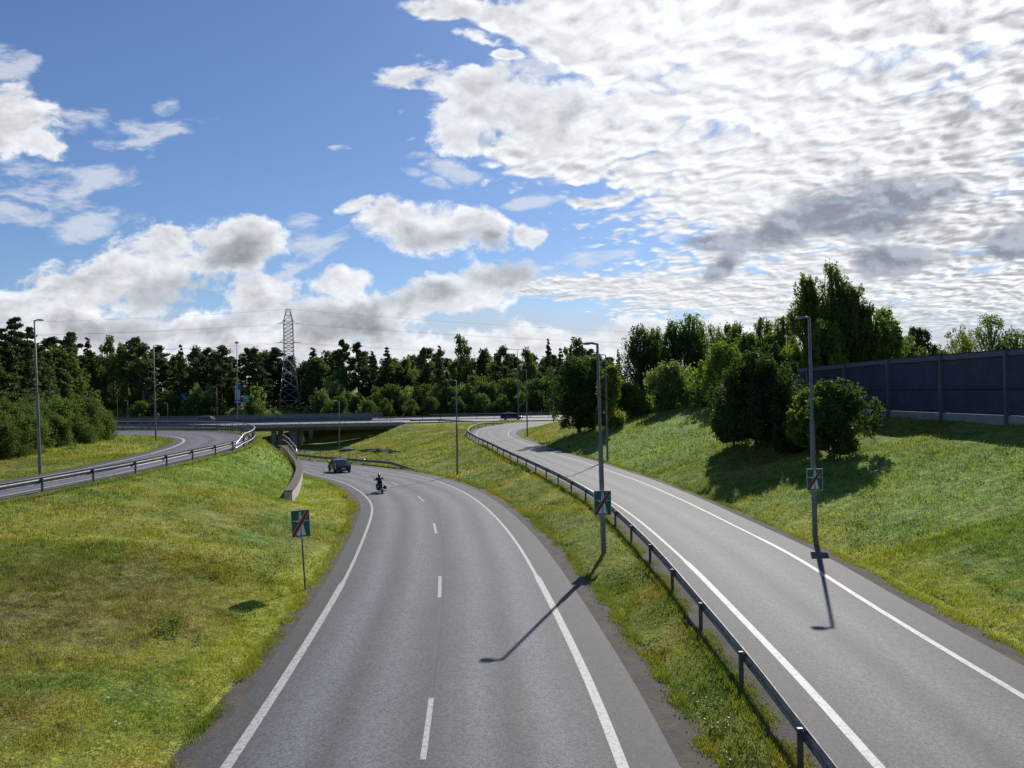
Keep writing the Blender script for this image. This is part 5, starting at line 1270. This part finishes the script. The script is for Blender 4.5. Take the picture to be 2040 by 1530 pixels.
sky_trees=[('spruce0',-12,660,112,1,'young spruce-like pine at the left edge of the picture'),('pine1',105,677,205,1.4,'broad dark pine left of the crooked-topped pine'),('pine3',140,668,200,1,'crooked-topped pine on the skyline at the far left'),('spruce1',176,674,205,1,'narrow spruce between the crooked pine and the birches'),
 ('broad0',216,672,210,.8,'thin-crowned birch on the skyline left of the loop ramp lamp'),('broad1',246,683,208,.8,'second thin-crowned birch left of the loop ramp lamp'),('pine3',284,680,206,1,'leaning pine just left of the loop ramp lamp'),('pine0',320,694,215,1.2,'pine just right of the loop ramp lamp'),
 ('spruce2',362,687,222,.8,'pointed spruce between the loop ramp lamp and the mast light'),('pine2',393,697,214,1,'rounded pine midway to the mast light'),('pine4',415,697,218,1,'pine next left of the flat-topped pine'),('pine1',444,692,212,1.1,'flat-topped pine left of the mast light'),
 ('pine0',492,697,215,1,'left one of two pines right of the mast light'),('pine2',510,698,218,1,'right one of two pines right of the mast light'),('pine3',546,697,236,1.2,'leaning dark pine left of the pylon'),('spruce1',625,694,226,1.5,'broad spruce right of the pylon'),
 ('pine4',683,681,214,.75,'tall slim pine with a bare stem right of the pylon'),('pine1',714,687,216,.95,'tall airy pine beside the slim bare-stemmed one'),('spruce0',746,716,218,.8,'small spruce between two tall pines'),('spruce2',773,692,216,1.2,'dark full spruce above the hedge'),
 ('broad2',808,716,220,1,'rounded leafy tree right of the dark full spruce'),('pine0',845,697,215,.9,'gnarled open pine above the hedge'),('spruce1',877,690,213,1,'spruce left of the tallest leafy tree'),('broad0',923,671,210,.85,'tallest leafy tree on the skyline above the hedge'),
 ('broad1',966,694,214,.9,'pale thin birch right of the tallest leafy tree'),('pine2',1005,696,212,1.1,'dark umbrella pine left of the double-armed lamp'),('broad2',1052,697,208,.7,'open airy birch right of the double-armed lamp'),('spruce0',1094,674,205,.75,'narrow spire-topped spruce above the right ramp'),
 ('spruce2',1118,694,208,1,'dark spruce just right of the spire-topped one'),('broad0',1147,676,205,1,'dark bushy tree right of the spire-topped spruce'),('pine4',1177,699,210,1.1,'pine behind the nearest lamp pole'),('spruce1',1233,697,235,.7,'small far spruce tip left of the hill trees'),('broad1',1205,716,205,1.1,'leafy tree right of the nearest lamp pole')]
for k,px_,ty,D,ws,lb in sky_trees: plant(k,px_,ty,D,lb,G1,ws)
for px_,ty,D,lb in ((5,654,104,'young pale-tipped pine at the left edge'),(33,632,108,'tallest young pine at the left edge'),(57,652,112,'young pine next to the far left lamp'),(85,690,118,'young pine behind the far left lamp'),(-35,640,100,'young pine cut by the left picture edge'),(120,715,125,'low young pine between bushes and wood')):
    k='yp'
    if 'yp' not in lib:
        lib['yp']=tree_spruce(150,10,5.6,.26,15000,'needle_y',.04); lib['yp'].name='young_pine'; hts['yp']=10
    plant('yp',px_,ty,D,lb,'young pines at the left edge',.9+.2*random.random())
# body of the wood: rows of dark trees below the skyline
keys=['pine2','pine5','pine6','pine7','pine0','spruce0','spruce1','spruce2','broad0','broad1','broad2','broad0','broad1']
for row,(D,n,ty0) in enumerate(((226,38,712),(240,36,704),(216,36,738))):
    for i in range(n):
        px_=60+i*(1190/n)+random.uniform(-12,12); 
        if 522<px_<628 and D<232: D_=238
        else: D_=D+random.uniform(-3,3)
        plant(random.choice(keys),px_,ty0+random.uniform(-6,16),D_,'dark tree filling the body of the wood below the skyline','trees filling the wood',1.25)
for i in range(16): plant(random.choice(keys),-60+i*13,708+random.uniform(-14,14),150+random.uniform(-14,20),'dark tree filling the wood behind the left bushes','trees filling the left wood',1.2)
HX=[637,676,722,700,752,785,815,845,875,905,928,950,980,1008,1034,1062,1090,1118,1146,1175,1205,1232,655,770,860,1000,1075,820,910,960,1040,1120,735]
G2='bushes of the hedge behind the cross road'
for i,(px_,ty,D,k) in enumerate([(637,777,196,'willow'),(676,790,192,'hedge0'),(722,788,190,'sapling'),(700,782,200,'hedge1'),(752,772,200,'hedge2'),(785,768,201,'hedge0'),(815,772,199,'willow'),(845,768,200,'hedge1'),(875,764,198,'hedge2'),(905,772,197,'hedge0'),(928,764,196,'willow'),(950,751,198,'hedge1'),(980,762,197,'hedge2'),(1008,757,197,'hedge0'),(1034,762,196,'hedge1'),(1062,757,196,'hedge2'),(1090,753,195,'hedge0'),(1118,750,195,'hedge1'),(1146,750,194,'hedge2'),(1175,745,193,'hedge0'),(1205,748,193,'willow'),(1232,752,192,'hedge1'),(655,800,188,'hedge2'),(770,795,190,'hedge1'),(860,792,189,'hedge0'),(1000,786,189,'hedge2'),(1075,780,189,'hedge1'),(820,795,190,'hedge2'),(910,792,189,'hedge1'),(960,785,189,'hedge0'),(1040,783,189,'hedge1'),(1120,778,189,'hedge2'),(735,798,189,'hedge0')]):
    lbls={0:'pale willow bush at the left end of the hedge by the pylon',2:'small pointed bush in the hedge below the tall pines',6:'pale willow bush in the middle of the hedge',11:'tallest rounded bush of the hedge left of the estate car',20:'pale willow bush behind the ramp lamp'}
    rank=sum(1 for q_ in HX if q_<px_ and (HX.index(q_)>=22)==(i>=22)); plant(k,px_,ty,D,lbls.get(i,'dark bush, %s from the left in the %s row of the long hedge'%(ORD[min(rank,21)],'front' if i>=22 else 'back')),G2 if i not in lbls else 'singled-out bushes of the hedge',1.0,'bush')
for px_,ty,D,k,lb in ((615,738,238,'yellowgreen','yellow-green leafy tree just right of the pylon'),(664,754,206,'yellowgreen','low yellow-green tree behind the willow bush'),(205,763,207,'willow','pale bush left of the dark shed'),(188,768,205,'hedge0','dark bush left of the pale bush by the shed'),(402,768,206,'willow','tall pale bush on the far bank'),
    (388,790,203,'hedge1','low bush before the tall pale bush'),(418,792,203,'hedge2','low bush left of the distant lamp by the blue sign'),(512,765,204,'sapling','spindly birch sapling right of the pale green sign'),(505,800,200,'hedge0','low bush under the birch sapling'),(330,782,210,'hedge1','dark bush right of the shed'),(345,790,207,'hedge2','low dark bush above the rock bank'),(545,812,200,'hedge2','low bush at the foot of the pylon'),(280,800,203,'hedge0','scrub on the rock bank below the shed'),(312,806,202,'hedge1','scrub on the rock bank right of the loop ramp lamp')):
    plant(k,px_,ty,D,lb,'bushes and small trees beyond the bridge',1.0,'bush' if k in('willow','hedge0','hedge1','hedge2') else 'tree')
# left bushes on the loop island
libL=[tree_broad(400+i,4.6,4.6,.17,15000,'leaf_far',.02,60,stems=4,bush=True,name='bush') for i in range(2)]
hts['lb']=4.6; lib['lb0'],lib['lb1']=libL
for i,(px_,ty,D,lb) in enumerate([(-40,800,58,'round green bush cut by the left picture edge'),(20,798,62,'large bush at the left edge behind the far left lamp'),(75,802,66,'dark bush just right of the far left lamp'),(120,793,70,'bush third from the right in the left thicket'),(160,790,73,'bush second from the right in the left thicket'),(184,802,76,'rightmost bush of the left thicket beside the loop ramp'),(5,838,57,'low front bush at the left edge'),(50,825,60,'low front bush beside the far left lamp'),(110,828,66,'low front bush in the middle of the left thicket'),(150,826,69,'low front bush towards the right of the thicket'),(60,794,78,'rear bush of the left thicket')]):
    plant('lb%d'%(i%2),px_,ty,D,lb,'bushes of the left thicket',1.0,'bush')
# trees on the right hill
def T(e,px_,pyb,D,label,group='trees on the right hill',cat='tree',zr=None):
    p=ud(px_,pyb,D); e.location=(p[0],p[1],zg(p[0],p[1])-.1); e.rotation_euler=(0,0,random.random()*6 if zr is None else zr); return tag(e,label,cat,group)
def H_(px_,ty,D): 
    p=ud(px_,800,D); return ud(px_,ty,D)[2]-zg(p[0],p[1])+.1
T(tree_broad(500,H_(1508,703,56),5.6,.18,38000,'leaf_dark',.13,150,spike=.9,cs=.66),1506,905,56,'dark dense maple with brown litter under it, on the right hill')
T(tree_broad(501,H_(1545,690,60),3.8,.18,22000,'leaf_dark',.12,90,spike=.9,cs=.66),1547,900,61,'dark narrow tree close behind the maple with brown litter')
T(tree_broad(502,H_(1460,760,58),3.6,.19,20000,'leaf_dark',.12,50,spike=.3),1462,890,59,'small dark tree on the left flank of the maple')
T(tree_broad(503,H_(1668,757,46.3),3.9,.17,21000,'leaf_dark',.14,105,stems=6,spike=.9,cs=.62),1664,935,46.3,'multi-stemmed shrub-like tree behind the right lamp')
T(tree_broad(504,H_(1622,775,48.5),2.5,.17,9000,'leaf',.16,44,stems=4,spike=.4),1620,930,49,'slender small tree directly behind the right lamp pole')
T(tree_broad(520,H_(1590,830,50),2.6,.16,9000,'leaf_dark',.10,40,stems=4,spike=.4,cs=.8),1583,930,51,'low dark shrub between the maple and the right lamp',cat='bush')
T(tree_broad(505,H_(1152,706,96),6.4,.24,24000,'leaf_dark',.08,130,stems=2,spike=.9,cs=.68),1150,855,96,'big dark round tree at the bend of the right ramp')
T(tree_broad(506,H_(1176,718,93),4.6,.26,15000,'leaf_dark',.06,60,spike=.5),1182,858,93,'dark tree joined to the big round one at the ramp bend')
T(tree_broad(507,H_(1216,732,88),3.5,.24,13000,'leaf_yellow',.08,50,spike=.4),1217,862,88,'yellowing tree right of the median lamp pole')
T(tree_broad(508,H_(1336,724,92),5.2,.26,12000,'leaf_pale',.03,50,stems=4,bush=True,name='bush',spike=.8),1337,812,92,'pale round bush on the slope, left of its pair',cat='bush')
T(tree_broad(509,H_(1403,742,88),5.0,.26,12000,'leaf_pale',.03,50,stems=4,bush=True,name='bush',spike=.8),1405,822,88,'pale bush on the slope beside the dark maple group',cat='bush')
T(tree_broad(521,H_(1250,770,98),5.0,.26,9000,'leaf',.03,44,stems=4,bush=True,name='bush',spike=.3),1256,815,98,'low green bush right of the yellowing tree',cat='bush')
hill_t=[(1278,650,104,5.4,'leaf_dark','first dark tall tree at the left end of the hill wood'),(1305,652,106,4.6,'leaf','tall tree second from the left of the hill wood'),(1346,640,108,6.2,'leaf_dark','broad dark tree third from the left of the hill wood'),(1385,625,110,4.6,'leaf','tallest thin-topped tree at the left of the hill wood'),(1425,650,106,5.6,'leaf','rounded tree in the middle of the hill wood'),(1462,640,108,4.4,'leaf','slender birch in the middle of the hill wood'),(1495,665,100,5.0,'leaf','lighter tree behind the dark maple'),(1524,636,104,5.0,'leaf_yellow','birch in front of the distant pylon top'),(1565,628,100,3.6,'leaf_yellow','narrow yellowish birch left of the tallest group'),(1440,690,82,5.5,'leaf','broad pale tree just left behind the dark maple'),(1590,690,88,4.6,'leaf','low tree filling the gap beside the noise barrier')]
for i,(px_,ty,D,w_,m_,lb) in enumerate(hill_t): T(tree_broad(540+i,H_(px_,ty,D),w_*1.15,.24,13000,m_,.04,120,spike=2.0,cs=.6),px_,800,D,lb)
for i,(px_,ty,D,w_,m_,lb) in enumerate([(1614,548,84,5.0,'leaf','left shoulder tree of the tallest group, with a drooping side branch'),(1663,524,82,5.2,'leaf','tallest aspen above the noise barrier'),(1698,566,80,5.0,'leaf','aspen right of the tallest one'),(1640,640,78,5.0,'leaf','front tree of the tallest group'),(1728,608,80,4.8,'leaf','stepped-down aspen in the tall group'),(1766,618,82,4.6,'leaf','rightmost aspen of the tall group'),(1800,672,86,4.4,'leaf_pale','low pale bush-like tree right of the tall group'),(1832,652,90,4.0,'leaf_dark','small dark conical tree standing alone above the barrier'),(1918,650,118,6.0,'leaf_yellow','brownish open-crowned tree above the barrier'),(1972,630,112,7.5,'leaf','wide leafy tree above the barrier at the right'),(2022,655,110,6.0,'leaf','tree at the right edge above the barrier'),(1870,690,110,5.0,'leaf','low tree between the dark conical tree and the brownish one'),(2075,650,108,6.0,'leaf','tree outside the right edge above the barrier')]):
    T(tree_broad(570+i,H_(px_,ty,D),w_*(.92 if i<6 else 1.1),.24,14500 if i<6 else 8000,m_,.06,150 if i<6 else 80,spike=2.0 if i<6 else .8,asym=.1,cs=.62),px_,780,D,lb,'trees behind the noise barrier')
for k,o in list(lib.items()):
    if k not in used:
        for ch in list(o.children): bpy.data.objects.remove(ch)
        bpy.data.objects.remove(o)

# ------------------------------------------------------------------ grass
def grass_blade_mat():
    m_=bpy.data.materials.new('grass blades'); m_.use_nodes=True; t=m_.node_tree; t.nodes.clear(); q=NB(t)
    g=q.n('ShaderNodeNewGeometry'); at_=q.n('ShaderNodeAttribute',attribute_name='var')
    c_=grasscolor(q,g.outputs['Position']); k=q.lin(at_.outputs['Fac'],0,1,.55,1.6); c_=q.mix(1.0,c_,q.xyz(k,k,q.mul(k,.85)),'MULTIPLY')
    c_=q.mix(q.mul(q.ss(at_.outputs['Fac'],.86,.95),.8),c_,(.24,.20,.10))
    d=q.n('ShaderNodeBsdfPrincipled'); q.put(d.inputs['Base Color'],c_); d.inputs['Roughness'].default_value=.55; d.inputs['Specular IOR Level'].default_value=.25
    tr=q.n('ShaderNodeBsdfTranslucent'); q.put(tr.inputs[0],q.mix(1.0,c_,(1.35,1.35,.7),'MULTIPLY')); mx=q.n('ShaderNodeMixShader'); mx.inputs[0].default_value=.45
    t.links.new(d.outputs[0],mx.inputs[1]); t.links.new(tr.outputs[0],mx.inputs[2]); o=q.n('ShaderNodeOutputMaterial'); t.links.new(mx.outputs[0],o.inputs[0]); return m_
M['blade']=grass_blade_mat()
def scatter(n,y0,y1,hh,wd,label,seed,bend=.5,dens=None,xr=.92):
    r=np.random.default_rng(seed); y_=np.sqrt(r.random(n)*(y1**2-y0**2)+y0**2); x_=(r.random(n)*2-1)*xr*y_+0; k=~isroad(x_,y_)&(x_>-60)&(x_<45); 
    k&=~((x_>np.array([wallx(v) for v in y_])-.1))|(y_>95)
    x_,y_=x_[k],y_[k]; pn=vnoise(x_,y_,.8,21)*.6+vnoise(x_,y_,.3,22)*.4
    if dens is not None: kk=r.random(len(x_))<np.clip(pn*1.7-.1,.15,1); x_,y_,pn=x_[kk],y_[kk],pn[kk]
    N=len(x_); z_=zt(x_,y_)+(vnoise(x_,y_,.9,1)-.5)*.10+(vnoise(x_,y_,.25,2)-.5)*.22-.02
    a=r.random(N)*6.28; h=hh*(.45+1.1*pn)*(.6+.8*r.random(N)); w_=wd*(.7+.6*r.random(N)); b_=bend*h*(r.random(N)*.9+.2); a2=r.random(N)*6.28
    base=np.stack([x_,y_,z_],1); dx=np.stack([np.cos(a)*w_*.5,np.sin(a)*w_*.5,np.zeros(N)],1); tip=base+np.stack([np.cos(a2)*b_,np.sin(a2)*b_,h],1)
    v=np.stack([base-dx,base+dx,tip],1).reshape(-1,3); q=np.arange(3*N).reshape(N,3); me=grid_mesh('grass',v,q,False)
    at_=me.attributes.new('var','FLOAT','POINT'); at_.data.foreach_set('value',np.repeat(r.random(N),3).astype(np.float32))
    tag(link_mesh('grass',me,M['blade']),label,'grass',kind='stuff')
scatter(520000,9,30,.10,.018,'short fresh and dry grass blades on the near verges',31)
scatter(16000,9,34,.34,.010,'tall thin seed stalks standing in the near verges',36,bend=.35,dens=1)
scatter(400000,28,62,.13,.038,'grass on the middle verges, median and hill',32,dens=1)
scatter(260000,58,150,.20,.10,'coarse grass on the far slopes',33,dens=1,xr=.62)
def edgegrass():
    r=np.random.default_rng(55); X=[]
    for E_,sg,wd,n in ((mLg,-1,.40,52000),(mRg,1,.40,60000),(rRg,1,.32,46000),(rLg,-1,.45,46000),(lOg,1,.5,22000),(lIg,-1,.25,16000)):
        nn=normals(E_); kk=np.where((E_[:,1]>6)&(E_[:,1]<95)&(E_[:,0]>-60))[0]; wts=1/np.maximum(E_[kk,1],10)**.9; wts/=wts.sum()
        i=r.choice(kk,n,p=wts); t=r.random(n)[:,None]; i2=np.minimum(i+1,len(E_)-1)
        o_=(r.normal(0,.55,n)*wd-.05)*1.0; o_=np.where(o_<-wd*1.6,-o_,o_)
        p=E_[i]*(1-t)+E_[i2]*t; p[:,:2]+=nn[i]*(sg*o_)[:,None]; keep=vnoise(p[:,0],p[:,1],1.3,61)+r.random(n)*.5>.55+np.where(o_<0,-o_*.9,0); p=p[keep]; p[:,2]-=.07+.02*np.abs(o_[keep]); X.append(p)
    P_=np.concatenate(X); N=len(P_); a=r.random(N)*6.28; far_=np.clip(P_[:,1]/30,1,3); h=.11*(.5+r.random(N))*far_**.3; w_=.020*far_; a2=r.random(N)*6.28
    dx=np.stack([np.cos(a)*w_*.5,np.sin(a)*w_*.5,0*a],1); tip=P_+np.stack([np.cos(a2)*h*.5,np.sin(a2)*h*.5,h],1)
    v=np.stack([P_-dx,P_+dx,tip],1).reshape(-1,3); me=grid_mesh('grass',v,np.arange(3*N).reshape(N,3),False)
    at_=me.attributes.new('var','FLOAT','POINT'); at_.data.foreach_set('value',np.repeat(r.random(N),3).astype(np.float32)); tag(link_mesh('grass',me,M['blade']),'ragged grass creeping over the gravel edges of the roads','grass',kind='stuff')
edgegrass()
# leafy weeds, yellow flowers
def weeds(n,spots,mat_,label,seed,size,name='weeds',cat='weeds',upb=1.5,hz=.12):
    r=np.random.default_rng(seed); P_=[]
    for (x_,y_,rx,ry,k) in spots:
        q_=r.normal(size=(k,2))*np.array((rx,ry))*.5+np.array((x_,y_)); P_.append(q_)
    P_=np.concatenate(P_); k=~isroad(P_[:,0],P_[:,1]); P_=P_[k]; z_=zt(P_[:,0],P_[:,1])+hz*(.3+r.random(len(P_)))
    o=quads(name,np.stack([P_[:,0],P_[:,1],z_],1),size*(.5+r.random(len(P_))),mat_,None,seed,upb); tag(o,label,cat,kind='stuff')
r=np.random.default_rng(5)
def gp(px_,py_,z_=.6): 
    zz_=z_
    for _ in range(6):
        p=un(px_,py_,zz_); zz_=zg(p[0],p[1])
    return p
sp=[]
for px_,py_,rx,k in ((97,1177,.55,420),(350,1240,.5,200),(335,1262,.6,260),(190,1088,.6,90),(60,1058,.9,120),(420,905,.9,160),(308,942,.8,160),(430,1145,.3,80),(540,1160,.7,200),(480,1230,.9,200),(1710,1075,.7,260),(1280,1300,.8,260),(1450,1340,.6,160),(1600,1460,.4,240),(1620,1500,.3,200)):
    p=gp(px_,py_); sp.append((p[0],p[1],rx*.8,rx*1.1,k))
for _ in range(150):
    x_=r.uniform(9,26); y_=r.uniform(16,60); 
    if x_<wallx(y_)-1: sp.append((x_,y_,r.uniform(.3,1.1),r.uniform(.3,1.1),int(r.uniform(30,90))))
for _ in range(90): 
    y_=r.uniform(14,70); x_=np.interp(y_,[14,30,70],[4.6,4.0,-2]) + r.uniform(-.9,1.6); sp.append((x_,y_,.5,.7,int(r.uniform(25,80))))
for _ in range(60): sp.append((r.uniform(-28,-9),r.uniform(14,70),r.uniform(.2,.7),r.uniform(.2,.7),int(r.uniform(15,60))))
M['weed']=leafmat('bright weed leaves',(.09,.15,.025),(.17,.24,.04),(.07,.12,.02),.45,1.0)
weeds(0,sp,M['weed'],'patches of broad-leaved weeds in the verges',41,.075)
M['yellow']=mat('yellow flowers',(.55,.42,.02),.6); M['whitef']=mat('white flowers',(.45,.50,.36),.6)
fl=[]
for _ in range(260): 
    y_=r.uniform(14,75); x_=np.interp(y_,[14,30,75],[5.1,4.3,-3])+r.uniform(-1,1.4); fl.append((x_,y_,.5,.8,int(r.uniform(3,14))))
for _ in range(90):
    y_=r.uniform(18,50); fl.append((r.uniform(0,2)+np.interp(y_,[18,50],[12.5,10.9])+1,y_,.6,.9,int(r.uniform(3,12))))
for _ in range(60): 
    y_=r.uniform(14,30); fl.append((r.uniform(-10,-7.4),y_,.6,.9,int(r.uniform(2,8))))
weeds(0,fl,M['yellow'],'small yellow flowers scattered along the guardrail and verges',42,.035,'yellow_flowers','flowers',3,.14)
fl=[]
for px_,py_ in ((1375,1390),(1395,1405),(1400,1420),(1403,1440),(1450,1455),(1440,1450),(1405,1470),(1455,1525),(165,1460),(210,1395),(240,1450),(400,1302)):
    p=gp(px_,py_,.1); fl.append((p[0],p[1],.18,.12,7))
for _ in range(30): fl.append((r.uniform(-24,-14),r.uniform(36,62),.7,.5,7))
weeds(0,fl,M['whitef'],'white flower heads in the median and on the left bank',43,.055,'white_flowers','flowers',3,.15)
# gravel stones and bits on the road edges
def pebbles():
    r=np.random.default_rng(77); P_=[]
    for E_,n in ((mLg,900),(mRg,1300),(rRg,500),(rLg,500)):
        i=r.integers(0,len(E_),n); k=E_[i,1]<50; i=i[k]; nn=normals(E_)[i]; P_.append(np.c_[E_[i,:2]+nn*r.normal(0,.35,len(i))[:,None]+r.normal(0,.1,(len(i),2)),np.zeros(len(i))])
    P_=np.concatenate(P_); P_[:,2]=[zg(a_,b_)+.13 for a_,b_ in P_[:,:2]]
    me_v=[];f=[]
    for p in P_:
        s=r.uniform(.012,.035); b0=len(me_v)
        for d in ((1,0,0),(-1,0,0),(0,1,0),(0,-1,0),(0,0,.7),(0,0,-.7)): me_v.append((p[0]+d[0]*s*r.uniform(.6,1.3),p[1]+d[1]*s*r.uniform(.6,1.3),p[2]+d[2]*s))
        for t_ in ((0,2,4),(2,1,4),(1,3,4),(3,0,4),(2,0,5),(1,2,5),(3,1,5),(0,3,5)): f.append(tuple(b0+k for k in t_))
    me=bpy.data.meshes.new('pebbles'); me.from_pydata(me_v,[],f); tag(link_mesh('pebbles',me,M['rock']),'loose small stones along the gravel edges of the roads','pebbles',kind='stuff')
pebbles()
